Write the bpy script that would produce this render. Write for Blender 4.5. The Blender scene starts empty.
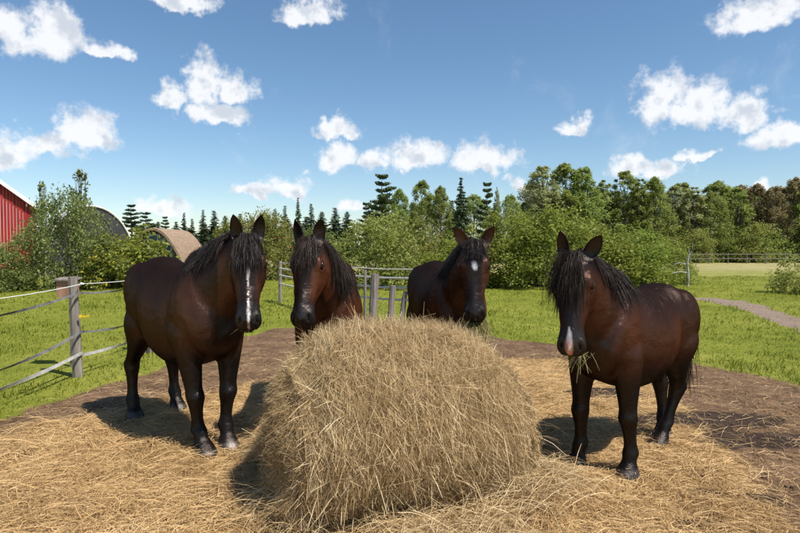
import bpy, math, random
import numpy as np
from mathutils import Vector, Matrix
from mathutils.bvhtree import BVHTree

sc = bpy.context.scene
COL = sc.collection
R = math.radians

# ------------------------------------------------------------------ camera
F = 580.0; HZ = 248.0; CAMH = 1.68
cam_d = bpy.data.cameras.new('camera'); cam = bpy.data.objects.new('camera', cam_d); COL.objects.link(cam)
cam_d.sensor_width = 36; cam_d.lens = F / 800 * 36
cam_d.clip_end = 5000; cam_d.clip_start = 0.05
PITCH = math.atan((266.5 - HZ) / F)
cam.location = (0, 0, CAMH); cam.rotation_euler = (math.pi/2 - PITCH, 0, 0)
sc.camera = cam

def ray(px, py):
    v = Vector(((px-400)/F, (266.5-py)/F, -1.0))
    return (Matrix.Rotation(math.pi/2 - PITCH, 3, 'X') @ v)
def gp(px, py):
    d = ray(px, py); t = -CAMH/d.z
    return (d.x*t, d.y*t)
def at(px, py, Y):
    d = ray(px, py); t = Y/d.y
    return Vector((d.x*t, Y, CAMH+d.z*t))

# ------------------------------------------------------------------ sun, sky, exposure
SUN_EL = R(57); SUN_AZ = math.atan2(0.82, -0.58)      # azimuth from +Y towards +X
sun_d = bpy.data.lights.new('sun', 'SUN'); sun = bpy.data.objects.new('sun', sun_d); COL.objects.link(sun)
sun_d.energy = 4.7; sun_d.angle = R(0.53); sun_d.color = (1.0, 0.95, 0.87)
sv = Vector((math.sin(SUN_AZ)*math.cos(SUN_EL), math.cos(SUN_AZ)*math.cos(SUN_EL), math.sin(SUN_EL)))
sun.rotation_euler = sv.to_track_quat('Z', 'Y').to_euler()
sun.location = sv * 60

w = bpy.data.worlds.new('World'); sc.world = w; w.use_nodes = True
nt = w.node_tree; nt.nodes.clear()
def N(t, tp, **kw):
    n = t.nodes.new(tp)
    for k, v in kw.items():
        if k.startswith('i_'):
            k2 = k[2:]; n.inputs[int(k2) if k2.isdigit() else k2].default_value = v
        else: setattr(n, k, v)
    return n
def math_node(t, op, a, b=None, c=None, clamp=False):
    n = t.nodes.new('ShaderNodeMath'); n.operation = op; n.use_clamp = clamp
    for i, v in enumerate((a, b, c)):
        if v is None: continue
        if isinstance(v, (int, float)): n.inputs[i].default_value = v
        else: t.links.new(v, n.inputs[i])
    return n.outputs[0]
sky = N(nt, 'ShaderNodeTexSky', sky_type='NISHITA', sun_disc=False, sun_elevation=SUN_EL, sun_rotation=SUN_AZ,
        altitude=300, air_density=1.0, dust_density=0.35, ozone_density=2.2)
SKYS = 0.090
# clouds: flat based heaps as ovals in (azimuth, elevation) radians, in view as photographed and carried on all round
CL = []
def cloud(px0, px1, ytop, ybase, lumps):
    for (fx, fr) in lumps:           # fx along the width, fr height as a share of the whole
        px = px0 + (px1-px0)*fx; h = (ybase-ytop)*fr; cy = ybase - h*.5
        d = ray(px, cy).normalized(); d2 = ray(px, cy-h*.5).normalized(); d3 = ray(px+(px1-px0)*.5/len(lumps)*1.25, cy).normalized()
        CL.append((math.atan2(d.x, d.y), math.asin(d.z), abs(math.atan2(d3.x, d3.y)-math.atan2(d.x, d.y)), abs(math.asin(d2.z)-math.asin(d.z))))
cloud(-5, 100, -8, 60, [(.2,.75),(.6,1.0)]); cloud(80, 138, 38, 64, [(.5,.8)])
cloud(150, 212, -14, 12, [(.5,1.0)])
cloud(276, 335, -10, 26, [(.55,.9)])
cloud(150, 258, 50, 110, [(.18,.5),(.5,1.05),(.82,.7)])
cloud(190, 240, 95, 126, [(.5,.9)])
cloud(22, 128, 103, 157, [(.22,.6),(.62,1.0)])
cloud(-25, 32, 133, 170, [(.5,1.0)])
cloud(318, 352, 117, 139, [(.5,1)])
cloud(315, 392, 137, 174, [(.3,1.0),(.75,.7)])
cloud(384, 446, 136, 169, [(.5,1)])
cloud(454, 514, 139, 176, [(.5,1)])
cloud(148, 192, 196, 216, [(.5,1.0)])
cloud(228, 278, 180, 195, [(.5,1)])
cloud(276, 311, 172, 205, [(.5,1.0)])
cloud(508, 535, 174, 191, [(.5,1.0)])
cloud(560, 600, 116, 134, [(.5,1)])
cloud(612, 775, 66, 132, [(.3,1.0),(.55,.85),(.82,.65)])
cloud(603, 690, 153, 179, [(.3,1),(.7,.8)])
cloud(676, 714, 148, 163, [(.5,.9)])
cloud(708, 802, -8, 34, [(.5,1.0)])
cloud(755, 845, 118, 151, [(.4,1.0)])
cloud(330, 372, 198, 214, [(.5,1.0)]); cloud(752, 775, 178, 193, [(.5,1.0)])
rs = random.Random(5)
for k in range(13):                    # the rest of the sky, out of view
    az = rs.uniform(0.9, 2*math.pi-0.9); el = rs.uniform(0.06, 0.7); r = rs.uniform(.04, .08)
    if az > math.pi: az -= 2*math.pi
    CL.append((az, el, r*1.6, r*.8))
tc = N(nt, 'ShaderNodeTexCoord')
sep = N(nt, 'ShaderNodeSeparateXYZ'); nt.links.new(tc.outputs['Generated'], sep.inputs[0])
az = math_node(nt, 'ARCTAN2', sep.outputs[0], sep.outputs[1]); el = math_node(nt, 'ARCSINE', sep.outputs[2])
cmb = N(nt, 'ShaderNodeCombineXYZ'); nt.links.new(az, cmb.inputs[0]); nt.links.new(el, cmb.inputs[1])
def noise(t, vec, scale, detail=4, rough=.55, dist=0.0, dim='3D'):
    n = N(t, 'ShaderNodeTexNoise', noise_dimensions=dim); n.inputs['Scale'].default_value = scale
    n.inputs['Detail'].default_value = detail; n.inputs['Roughness'].default_value = rough; n.inputs['Distortion'].default_value = dist
    if vec is not None: t.links.new(vec, n.inputs['Vector'])
    return n
n1 = noise(nt, cmb.outputs[0], 22, 4, .55, 0, '2D')
wv = N(nt, 'ShaderNodeVectorMath', operation='SUBTRACT', i_1=(.5, .5, .5)); nt.links.new(n1.outputs['Color'], wv.inputs[0])
wv2 = N(nt, 'ShaderNodeVectorMath', operation='MULTIPLY', i_1=(.075, .050, 0)); nt.links.new(wv.outputs[0], wv2.inputs[0])
wp = N(nt, 'ShaderNodeVectorMath', operation='ADD'); nt.links.new(cmb.outputs[0], wp.inputs[0]); nt.links.new(wv2.outputs[0], wp.inputs[1])
cur = None
for (a, e, rx, ry) in CL:
    e = e-ry*.32; ry = ry*1.32
    vm = nt.nodes.new('ShaderNodeVectorMath'); vm.operation = 'MULTIPLY_ADD'
    vm.inputs[1].default_value = (1/(rx*1.12), 1/(ry*1.12), 0); vm.inputs[2].default_value = (-a/(rx*1.12), -e/(ry*1.12), 0)
    nt.links.new(wp.outputs[0], vm.inputs[0])
    vb = nt.nodes.new('ShaderNodeVectorMath'); vb.operation = 'MULTIPLY'; vb.inputs[1].default_value = (1, 2.0, 1); nt.links.new(vm.outputs[0], vb.inputs[0])
    vc = nt.nodes.new('ShaderNodeVectorMath'); vc.operation = 'MINIMUM'; nt.links.new(vm.outputs[0], vc.inputs[0]); nt.links.new(vb.outputs[0], vc.inputs[1])
    v2 = nt.nodes.new('ShaderNodeVectorMath'); v2.operation = 'LENGTH'; nt.links.new(vc.outputs[0], v2.inputs[0])
    v = v2.outputs['Value']
    cur = v if cur is None else math_node(nt, 'MINIMUM', cur, v)
den0 = math_node(nt, 'SUBTRACT', 1.0, cur)
nn = noise(nt, cmb.outputs[0], 48, 6, .66, 0, '2D')
den = math_node(nt, 'ADD', den0, math_node(nt, 'MULTIPLY', math_node(nt, 'SUBTRACT', nn.outputs['Fac'], .5), .85))
alpha = N(nt, 'ShaderNodeMapRange', interpolation_type='SMOOTHSTEP', i_1=.0, i_2=.58); nt.links.new(den, alpha.inputs[0])
soft = math_node(nt, 'MULTIPLY', alpha.outputs[0], .94)
wisp = N(nt, 'ShaderNodeMapRange', interpolation_type='SMOOTHSTEP', i_1=.60, i_2=.85, i_4=.16)
n3 = noise(nt, cmb.outputs[0], 6.5, 6, .62, .3, '2D'); nt.links.new(n3.outputs['Fac'], wisp.inputs[0])
fac = math_node(nt, 'MAXIMUM', soft, wisp.outputs[0])
# thick billows turn grey on the side away from the sun
offv = N(nt, 'ShaderNodeVectorMath', operation='ADD', i_1=(.010, .016, 0)); nt.links.new(cmb.outputs[0], offv.inputs[0])
nb_ = noise(nt, offv.outputs[0], 22, 4, .55, 0, '2D')
sh_ = math_node(nt, 'ADD', math_node(nt, 'MULTIPLY', math_node(nt, 'SUBTRACT', nb_.outputs['Fac'], n1.outputs['Fac']), 2.6), math_node(nt, 'MULTIPLY', den0, .18))
shade = N(nt, 'ShaderNodeMapRange', interpolation_type='SMOOTHSTEP', i_1=-.05, i_2=.75); nt.links.new(sh_, shade.inputs[0])
cc = N(nt, 'ShaderNodeMixRGB', i_1=(7.3, 7.4, 7.6, 1), i_2=(4.9, 5.3, 5.9, 1)); nt.links.new(shade.outputs[0], cc.inputs[0])
hsky = N(nt, 'ShaderNodeHueSaturation'); hsky.inputs['Saturation'].default_value = 1.10; hsky.inputs['Hue'].default_value = .496; nt.links.new(sky.outputs[0], hsky.inputs['Color'])
mixc = N(nt, 'ShaderNodeMixRGB'); nt.links.new(fac, mixc.inputs[0]); nt.links.new(hsky.outputs[0], mixc.inputs[1]); nt.links.new(cc.outputs[0], mixc.inputs[2])
bg = N(nt, 'ShaderNodeBackground', i_1=SKYS); nt.links.new(mixc.outputs[0], bg.inputs[0])
wo = N(nt, 'ShaderNodeOutputWorld'); nt.links.new(bg.outputs[0], wo.inputs[0])
w.cycles.sampling_method = 'MANUAL'; w.cycles.sample_map_resolution = 256

sc.view_settings.view_transform = 'Standard'; sc.view_settings.look = 'None'
sc.view_settings.exposure = 0.6; sc.view_settings.gamma = 1.0; sc.view_settings.use_curve_mapping = False
sc.render.engine = 'CYCLES'
sc.cycles.max_bounces = 4; sc.cycles.diffuse_bounces = 3; sc.cycles.glossy_bounces = 2; sc.cycles.transmission_bounces = 3; sc.cycles.transparent_max_bounces = 4

# ------------------------------------------------------------------ helpers
rng = np.random.default_rng(11)
def hash2(ix, iy, seed):
    h = (ix.astype(np.int64)*374761393 + iy.astype(np.int64)*668265263 + seed*1442695041) & 0x7fffffff
    h = ((h ^ (h >> 13)) * 1274126177) & 0x7fffffff
    return ((h ^ (h >> 16)) & 0xffff) / 65535.0
def vnoise(x, y, seed=0):
    x = np.asarray(x, float); y = np.asarray(y, float)
    ix = np.floor(x); iy = np.floor(y); fx = x-ix; fy = y-iy
    fx = fx*fx*(3-2*fx); fy = fy*fy*(3-2*fy)
    a = hash2(ix, iy, seed); b = hash2(ix+1, iy, seed); c = hash2(ix, iy+1, seed); d = hash2(ix+1, iy+1, seed)
    return (a*(1-fx)+b*fx)*(1-fy) + (c*(1-fx)+d*fx)*fy
def fbm(x, y, seed=0, oct=4):
    s = 0; a = .5; t = 0
    for o in range(oct):
        s = s + a*vnoise(x*2**o, y*2**o, seed+o*7); t += a; a *= .5
    return s/t
def sstep(a, b, x):
    t = np.clip((x-a)/(b-a), 0, 1); return t*t*(3-2*t)

def link(name, me, mat=None, parent=None, smooth=False):
    o = bpy.data.objects.new(name, me); COL.objects.link(o)
    if mat is not None and not me.materials: me.materials.append(mat)
    if parent is not None: o.parent = parent
    if smooth: me.polygons.foreach_set('use_smooth', np.ones(len(me.polygons), bool))
    return o
def tag(o, label, cat, group=None, kind=None):
    if label: o['label'] = label
    if cat: o['category'] = cat
    if group: o['group'] = group
    if kind: o['kind'] = kind
    return o
def empty(name, loc=(0,0,0), rz=0):
    o = bpy.data.objects.new(name, None); COL.objects.link(o); o.location = loc; o.rotation_euler = (0,0,rz); o.empty_display_size = .1
    return o
def quads_mesh(name, V, Q, attrs=None):
    me = bpy.data.meshes.new(name)
    V = np.ascontiguousarray(V, np.float32); Q = np.ascontiguousarray(Q, np.int32)
    k = Q.shape[1]
    me.vertices.add(len(V)); me.vertices.foreach_set('co', V.ravel())
    me.loops.add(Q.size); me.loops.foreach_set('vertex_index', Q.ravel())
    me.polygons.add(len(Q)); me.polygons.foreach_set('loop_start', np.arange(0, Q.size, k, dtype=np.int32))
    me.update(calc_edges=True)
    for n, a in (attrs or {}).items():
        a = np.asarray(a, np.float32)
        if a.ndim == 1:
            at_ = me.attributes.new(n, 'FLOAT', 'POINT'); at_.data.foreach_set('value', a)
        else:
            at_ = me.attributes.new(n, 'FLOAT_COLOR', 'POINT')
            at_.data.foreach_set('color', np.concatenate([a[:, :3], np.ones((len(a), 1))], 1).astype(np.float32).ravel())
    return me
def poly_mesh(name, V, Fs):
    me = bpy.data.meshes.new(name); me.from_pydata([tuple(v) for v in V], [], [tuple(f) for f in Fs]); me.update(); return me
def ribbons(P, W, S, rnd=None):
    """P (n,k,3) centre lines, W (n,k) half widths, S (n,3) or (n,k,3) width directions."""
    n, k, _ = P.shape
    if S.ndim == 2: S = np.repeat(S[:, None, :], k, 1)
    A = P - S*W[..., None]; B = P + S*W[..., None]
    V = np.stack([A, B], 2).reshape(-1, 3)
    base = (np.arange(n)*k*2)[:, None] + (np.arange(k-1)*2)[None, :]
    Q = np.stack([base, base+1, base+3, base+2], -1).reshape(-1, 4)
    r = np.repeat(rng.random(n) if rnd is None else rnd, 2*k)
    t = np.tile(np.repeat(np.linspace(0, 1, k), 2), n)
    return V, Q, r, t
def unit(v): return v/np.maximum(np.linalg.norm(v, axis=-1, keepdims=True), 1e-9)
def box_vf(x0, x1, y0, y1, z0, z1):
    V = [(x0,y0,z0),(x1,y0,z0),(x1,y1,z0),(x0,y1,z0),(x0,y0,z1),(x1,y0,z1),(x1,y1,z1),(x0,y1,z1)]
    Fs = [(0,3,2,1),(4,5,6,7),(0,1,5,4),(1,2,6,5),(2,3,7,6),(3,0,4,7)]
    return V, Fs
def tube_vf(pts, radii, n=8, cap=True, jitter=0.0, seed=1):
    pts = np.asarray(pts, float); V = []; Fs = []
    rr = np.random.default_rng(seed)
    T = np.gradient(pts, axis=0); T = unit(T)
    for i, p in enumerate(pts):
        t = T[i]; ref = np.array([0,0,1.]) if abs(t[2]) < .9 else np.array([1.,0,0])
        s = unit(np.cross(ref, t)); u = np.cross(t, s)
        for j in range(n):
            a = 2*math.pi*j/n; r = radii[i]*(1+jitter*(rr.random()-.5))
            V.append(p + r*(math.cos(a)*s + math.sin(a)*u))
    for i in range(len(pts)-1):
        for j in range(n):
            a = i*n+j; b = i*n+(j+1) % n; Fs.append((a, b, b+n, a+n))
    if cap:
        Fs.append(tuple(range(n))[::-1]); m = (len(pts)-1)*n; Fs.append(tuple(range(m, m+n)))
    return V, Fs
class MB:
    def __init__(s): s.V = []; s.F = []
    def add(s, vf):
        o = len(s.V); s.V += [tuple(v) for v in vf[0]]; s.F += [tuple(i+o for i in f) for f in vf[1]]; return s
    def box(s, *a): return s.add(box_vf(*a))
    def tube(s, *a, **k): return s.add(tube_vf(*a, **k))
    def build(s, name, mat, parent=None, smooth=False): return link(name, poly_mesh(name, s.V, s.F), mat, parent, smooth)

# ------------------------------------------------------------------ materials
def new_mat(name):
    m = bpy.data.materials.new(name); m.use_nodes = True; t = m.node_tree; t.nodes.clear()
    out = N(t, 'ShaderNodeOutputMaterial'); return m, t, out
def principled(t, out, rough=.7, spec=.3):
    p = N(t, 'ShaderNodeBsdfPrincipled'); p.inputs['Roughness'].default_value = rough
    p.inputs['Specular IOR Level'].default_value = spec; t.links.new(p.outputs[0], out.inputs[0]); return p
def ramp(t, fac, stops):
    r = N(t, 'ShaderNodeValToRGB'); e = r.color_ramp.elements
    while len(e) < len(stops): e.new(.5)
    for el_, (p, c) in zip(e, stops): el_.position = p; el_.color = (*c, 1)
    t.links.new(fac, r.inputs[0]); return r.outputs[0]
def attr(t, name): return N(t, 'ShaderNodeAttribute', attribute_name=name)
def bump(t, h, dist, strength=1.0):
    b = N(t, 'ShaderNodeBump'); b.inputs['Distance'].default_value = dist; b.inputs['Strength'].default_value = strength
    t.links.new(h, b.inputs['Height']); return b.outputs[0]
def mat_noise(name, stops, scale, rough=.75, spec=.25, bumpd=0.0, stretch=(1,1,1), detail=5, metal=0.0):
    m, t, out = new_mat(name); p = principled(t, out, rough, spec); p.inputs['Metallic'].default_value = metal
    tcn = N(t, 'ShaderNodeTexCoord'); mp = N(t, 'ShaderNodeMapping'); mp.inputs['Scale'].default_value = stretch
    t.links.new(tcn.outputs['Object'], mp.inputs[0]); n = noise(t, mp.outputs[0], scale, detail, .6)
    t.links.new(ramp(t, n.outputs['Fac'], stops), p.inputs['Base Color'])
    if bumpd: t.links.new(bump(t, n.outputs['Fac'], bumpd), p.inputs['Normal'])
    return m
def mat_strand(name, stops, rough=.6, spec=.25, transl=.25, patch=None, coat=0):
    """thin stalks, blades or leaves: colour by a random number on each, some light passes through"""
    m, t, out = new_mat(name); p = N(t, 'ShaderNodeBsdfPrincipled'); p.inputs['Roughness'].default_value = rough
    p.inputs['Specular IOR Level'].default_value = spec
    a = attr(t, 'rnd'); f = a.outputs['Fac']
    if patch:
        geo = N(t, 'ShaderNodeNewGeometry'); n = noise(t, geo.outputs['Position'], patch[0], 3, .6)
        f = math_node(t, 'ADD', math_node(t, 'MULTIPLY', f, 1-patch[1]), math_node(t, 'MULTIPLY', n.outputs['Fac'], patch[1]))
    oi = N(t, 'ShaderNodeObjectInfo')
    c = ramp(t, f, stops)
    hs = N(t, 'ShaderNodeHueSaturation'); t.links.new(c, hs.inputs['Color'])
    t.links.new(math_node(t, 'ADD', .485, math_node(t, 'MULTIPLY', oi.outputs['Random'], .03)), hs.inputs['Hue'])
    t.links.new(math_node(t, 'ADD', .85, math_node(t, 'MULTIPLY', oi.outputs['Random'], .3)), hs.inputs['Value'])
    t.links.new(hs.outputs[0], p.inputs['Base Color'])
    if transl:
        tr = N(t, 'ShaderNodeBsdfTranslucent'); t.links.new(hs.outputs[0], tr.inputs[0])
        mx = N(t, 'ShaderNodeMixShader', i_0=transl); t.links.new(p.outputs[0], mx.inputs[1]); t.links.new(tr.outputs[0], mx.inputs[2])
        t.links.new(mx.outputs[0], out.inputs[0])
    else: t.links.new(p.outputs[0], out.inputs[0])
    return m
M = {}
M['hay'] = mat_strand('hay', [(0, (.10, .065, .027)), (.28, (.34, .235, .10)), (.58, (.64, .49, .245)), (.86, (.82, .69, .42)), (.95, (.84, .74, .50)), (1, (.32, .34, .11))], .5, .3, .25, patch=(2.6, .32))
M['litter'] = mat_strand('litter', [(0, (.14, .078, .028)), (.35, (.41, .265, .110)), (.7, (.67, .475, .225)), (1, (.85, .69, .40))], .6, .25, .15, patch=(1.1, .45))
M['greenhay'] = mat_strand('green_hay', [(0, (.16, .15, .05)), (.5, (.30, .27, .10)), (1, (.45, .40, .20))], .6, .25, .25)
M['grass'] = mat_strand('grass', [(0, (.07, .095, .009)), (.4, (.15, .18, .017)), (.75, (.25, .255, .034)), (1, (.38, .32, .09))], .6, .2, .4, patch=(.55, .5))
M['bark'] = mat_noise('bark', [(.3, (.05, .04, .032)), (.7, (.14, .12, .10))], 14, .9, .1, .01, (1,1,.25))
M['birch'] = mat_noise('birch_bark', [(.35, (.10, .09, .08)), (.55, (.38, .36, .33))], 9, .85, .1, .005, (1,1,.5))
M['wood'] = mat_noise('weathered_wood', [(.25, (.11, .092, .08)), (.55, (.22, .19, .165)), (.8, (.33, .30, .265))], 22, .85, .15, .004, (1,1,.09))
M['rail'] = mat_noise('pale_rail', [(.3, (.40, .385, .35)), (.7, (.58, .56, .52))], 9, .7, .2, .002)
def leafmat(name, dark, mid, light, transl=.3, patch=(.35, .35)):
    M[name] = mat_strand(name, [(0, dark), (.5, mid), (1, light)], .55, .3, transl, patch)
leafmat('leaf_bush', (0.085, 0.114, 0.018), (0.227, 0.267, 0.044), (0.416, 0.436, 0.091), .48)
leafmat('leaf_olive', (0.111, 0.130, 0.029), (0.267, 0.286, 0.068), (0.442, 0.442, 0.130), .48)
leafmat('leaf_apple', (0.065, 0.088, 0.023), (0.176, 0.202, 0.055), (0.364, 0.364, 0.143), .42)
leafmat('leaf_tree', (0.128, 0.173, 0.041), (0.269, 0.326, 0.079), (0.422, 0.467, 0.141), .5)
leafmat('leaf_pale', (0.192, 0.211, 0.087), (0.358, 0.378, 0.166), (0.538, 0.550, 0.269), .5)
leafmat('leaf_brown', (0.154, 0.141, 0.064), (0.294, 0.243, 0.109), (0.435, 0.346, 0.179), .45)
leafmat('needle_dark', (0.028, 0.046, 0.023), (0.063, 0.094, 0.041), (0.115, 0.155, 0.063), .25)
leafmat('needle_pine', (0.037, 0.063, 0.029), (0.083, 0.127, 0.049), (0.138, 0.196, 0.076), .25)
leafmat('needle_larch', (0.034, 0.063, 0.016), (0.075, 0.115, 0.032), (0.127, 0.172, 0.052), .2)
M['flower_yellow'] = mat_strand('flower_yellow', [(0, (.07, .09, .015)), (.5, (.15, .18, .03)), (.8, (.22, .22, .035)), (.9, (.50, .38, .03))], .55, .3, .3)

# ------------------------------------------------------------------ ground
# dirt / hay / path masks as functions of place
GRASS_EDGE = [gp(*p) for p in [(-160, 470), (0, 425), (70, 400), (165, 366), (225, 345), (275, 329), (400, 326), (500, 339), (600, 352), (690, 365), (800, 382), (960, 410)]]
HAY_EDGE = [gp(*p) for p in [(-160, 452), (0, 436), (60, 424), (120, 408), (200, 398), (262, 385), (330, 372), (420, 366), (510, 362), (560, 362), (625, 375), (680, 408), (712, 438), (738, 470), (790, 515), (930, 600)]]
def edge_mask(edge, x, y, soft, wob, seed):
    """1 on the near side of a polyline that runs left to right"""
    e = np.array(edge); ang = np.arctan2(x, y); ea = np.arctan2(e[:, 0], e[:, 1]); er = np.hypot(e[:, 0], e[:, 1])
    rr = np.interp(ang, ea, er); r = np.hypot(x, y)
    return sstep(soft, -soft, (r - rr) + wob*(fbm(x*1.3, y*1.3, seed)-.5)*2)
PATH = [(gp(*p), w_) for p, w_ in [((702, 299), .55), ((722, 301), .5), ((745, 306), .36), ((775, 316), .26), ((800, 327), .22), ((860, 350), .2)]]
def masks(x, y):
    x = np.asarray(x, float); y = np.asarray(y, float)
    dirt = edge_mask(GRASS_EDGE, x, y, .30, .45, 3); hay = edge_mask(HAY_EDGE, x, y, .45, .75, 9)
    path = np.zeros_like(x)
    for (a, wa), (b, wb) in zip(PATH[:-1], PATH[1:]):
        ax, ay = a; bx, by = b; L2 = (bx-ax)**2+(by-ay)**2
        t = np.clip(((x-ax)*(bx-ax)+(y-ay)*(by-ay))/L2, 0, 1)
        d = np.hypot(x-ax-t*(bx-ax), y-ay-t*(by-ay)) + .35*(fbm(x*1.1, y*1.1, 21)-.5)
        path = np.maximum(path, sstep(wa+.25, wa-.1, d))
    dirt = np.maximum(dirt*(y < 20), 0)
    return dirt, hay*(y < 20), path
def mud(x, y):
    """bare dark mud patches showing through the litter on the right"""
    x = np.asarray(x, float); y = np.asarray(y, float); m = np.zeros_like(x)
    for (px, py, rx, ry) in [(705, 494, .20, .12), (700, 524, .20, .09), (765, 500, .16, .09), (700, 420, .9, .35), (770, 440, .8, .3), (610, 395, .5, .25)]:
        cx, cy = gp(px, py); d = np.hypot((x-cx)/rx, (y-cy)/ry) + .9*(fbm(x*4, y*4, 33)-.5)
        m = np.maximum(m, sstep(1.1, .6, d))
    return m
BAX = Vector((0.92, 0.392, 0)); BC0 = Vector((-0.655, 3.70, 0)); BLEN = 1.45     # bale axis, left end, length
def gz(x, y):
    x = np.asarray(x, float); y = np.asarray(y, float)
    d, h, p = masks(x, y)
    z = h*(.06*(fbm(x*1.6, y*1.6, 5)-.35) + .055*(fbm(x*4.5, y*4.5, 6)-.5)) + d*(1-h)*.055*(fbm(x*4.5, y*4.5, 8, 3)-.5)
    z = z + (1-d)*(.05*(fbm(x*.9, y*.9, 12)-.3))*(y < 60)
    for (px, py, r, a) in [(548, 497, .36, .10), (505, 528, .3, .05), (276, 455, .28, .10), (300, 520, .35, .07), (170, 455, .5, .05), (240, 500, .4, .05), (60, 445, .6, .04), (620, 440, .5, .03)]:
        cx, cy = gp(px, py); z = z + a*np.exp(-((x-cx)**2+(y-cy)**2)/(2*(r*.6)**2))
    return z
def axis(a, b, step, far, ratio):
    v = list(np.arange(a, b, step)); s = step; p = b
    while p < far: v.append(p); s *= ratio; p += s
    v.append(far); return v
ys = [-60, -20, -6, -2, 0, 1, 1.6] + axis(2, 14, .085, 900, 1.09)
xr = axis(0, 6.5, .08, 900, 1.12); xs = [-v for v in xr[:0:-1]] + xr
X, Y = np.meshgrid(xs, ys); nx, ny = len(xs), len(ys)
dm, hm, pm = masks(X.ravel(), Y.ravel()); mm = mud(X.ravel(), Y.ravel())
Z = gz(X.ravel(), Y.ravel())
idx = np.arange(nx*ny).reshape(ny, nx)
Q = np.stack([idx[:-1, :-1], idx[:-1, 1:], idx[1:, 1:], idx[1:, :-1]], -1).reshape(-1, 4)
m, t, out = new_mat('ground'); p = principled(t, out, .92, .12)
geo = N(t, 'ShaderNodeNewGeometry'); pos = geo.outputs['Position']
nA = noise(t, pos, .35, 5, .6); nB = noise(t, pos, 2.2, 6, .62); nC = noise(t, pos, 14, 5, .6); nD = noise(t, pos, 70, 4, .6)
gmix = math_node(t, 'ADD', math_node(t, 'MULTIPLY', nA.outputs['Fac'], .45), math_node(t, 'ADD', math_node(t, 'MULTIPLY', nB.outputs['Fac'], .35), math_node(t, 'MULTIPLY', nC.outputs['Fac'], .2)))
cg = ramp(t, gmix, [(.3, (.085, .105, .011)), (.46, (.16, .18, .020)), (.6, (.24, .24, .040)), (.72, (.33, .28, .08))])
dmx = math_node(t, 'ADD', math_node(t, 'MULTIPLY', nB.outputs['Fac'], .4), math_node(t, 'ADD', math_node(t, 'MULTIPLY', nC.outputs['Fac'], .35), math_node(t, 'MULTIPLY', nD.outputs['Fac'], .25)))
cd = ramp(t, dmx, [(.36, (.036, .020, .011)), (.47, (.125, .074, .041)), (.58, (.215, .135, .078)), (.70, (.34, .23, .14))])
ch = ramp(t, dmx, [(.36, (.09, .050, .020)), (.5, (.38, .245, .105)), (.63, (.64, .455, .225))])
cm = ramp(t, dmx, [(.3, (.018, .012, .009)), (.7, (.075, .048, .034))])
cp = ramp(t, dmx, [(.3, (.16, .115, .085)), (.7, (.31, .235, .18))])
def mixc_(t, f, a, b):
    n = N(t, 'ShaderNodeMixRGB'); t.links.new(f, n.inputs[0]); t.links.new(a, n.inputs[1]); t.links.new(b, n.inputs[2]); return n.outputs[0]
def edge(t, a, n_, k=.6):
    r = N(t, 'ShaderNodeMapRange', interpolation_type='SMOOTHSTEP', i_1=.35, i_2=.65)
    t.links.new(math_node(t, 'ADD', a, math_node(t, 'MULTIPLY', math_node(t, 'SUBTRACT', n_, .5), k)), r.inputs[0]); return r.outputs[0]
c = mixc_(t, edge(t, attr(t, 'dirt').outputs['Fac'], nC.outputs['Fac'], .9), cg, cd)
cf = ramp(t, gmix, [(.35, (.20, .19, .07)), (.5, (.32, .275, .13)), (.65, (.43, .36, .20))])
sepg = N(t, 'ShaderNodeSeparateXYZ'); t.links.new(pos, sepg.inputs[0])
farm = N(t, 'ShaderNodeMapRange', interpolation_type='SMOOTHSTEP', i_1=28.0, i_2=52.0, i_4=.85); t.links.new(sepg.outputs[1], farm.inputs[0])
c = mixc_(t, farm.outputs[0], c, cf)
c = mixc_(t, edge(t, attr(t, 'path').outputs['Fac'], nC.outputs['Fac'], .8), c, cp)
c = mixc_(t, edge(t, attr(t, 'hay').outputs['Fac'], nC.outputs['Fac'], 1.2), c, ch)
c = mixc_(t, edge(t, attr(t, 'mud').outputs['Fac'], nC.outputs['Fac'], .9), c, cm)
t.links.new(c, p.inputs['Base Color'])
hh = math_node(t, 'ADD', math_node(t, 'MULTIPLY', nC.outputs['Fac'], 1.0), math_node(t, 'MULTIPLY', nD.outputs['Fac'], .35))
t.links.new(bump(t, hh, .05, .9), p.inputs['Normal'])
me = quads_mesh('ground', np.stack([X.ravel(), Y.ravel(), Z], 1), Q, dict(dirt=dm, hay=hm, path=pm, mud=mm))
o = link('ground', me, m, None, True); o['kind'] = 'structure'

def in_view(x, y, pad=.6):
    return (np.abs(x) < y*(400/F)*1.06 + pad)
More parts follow.
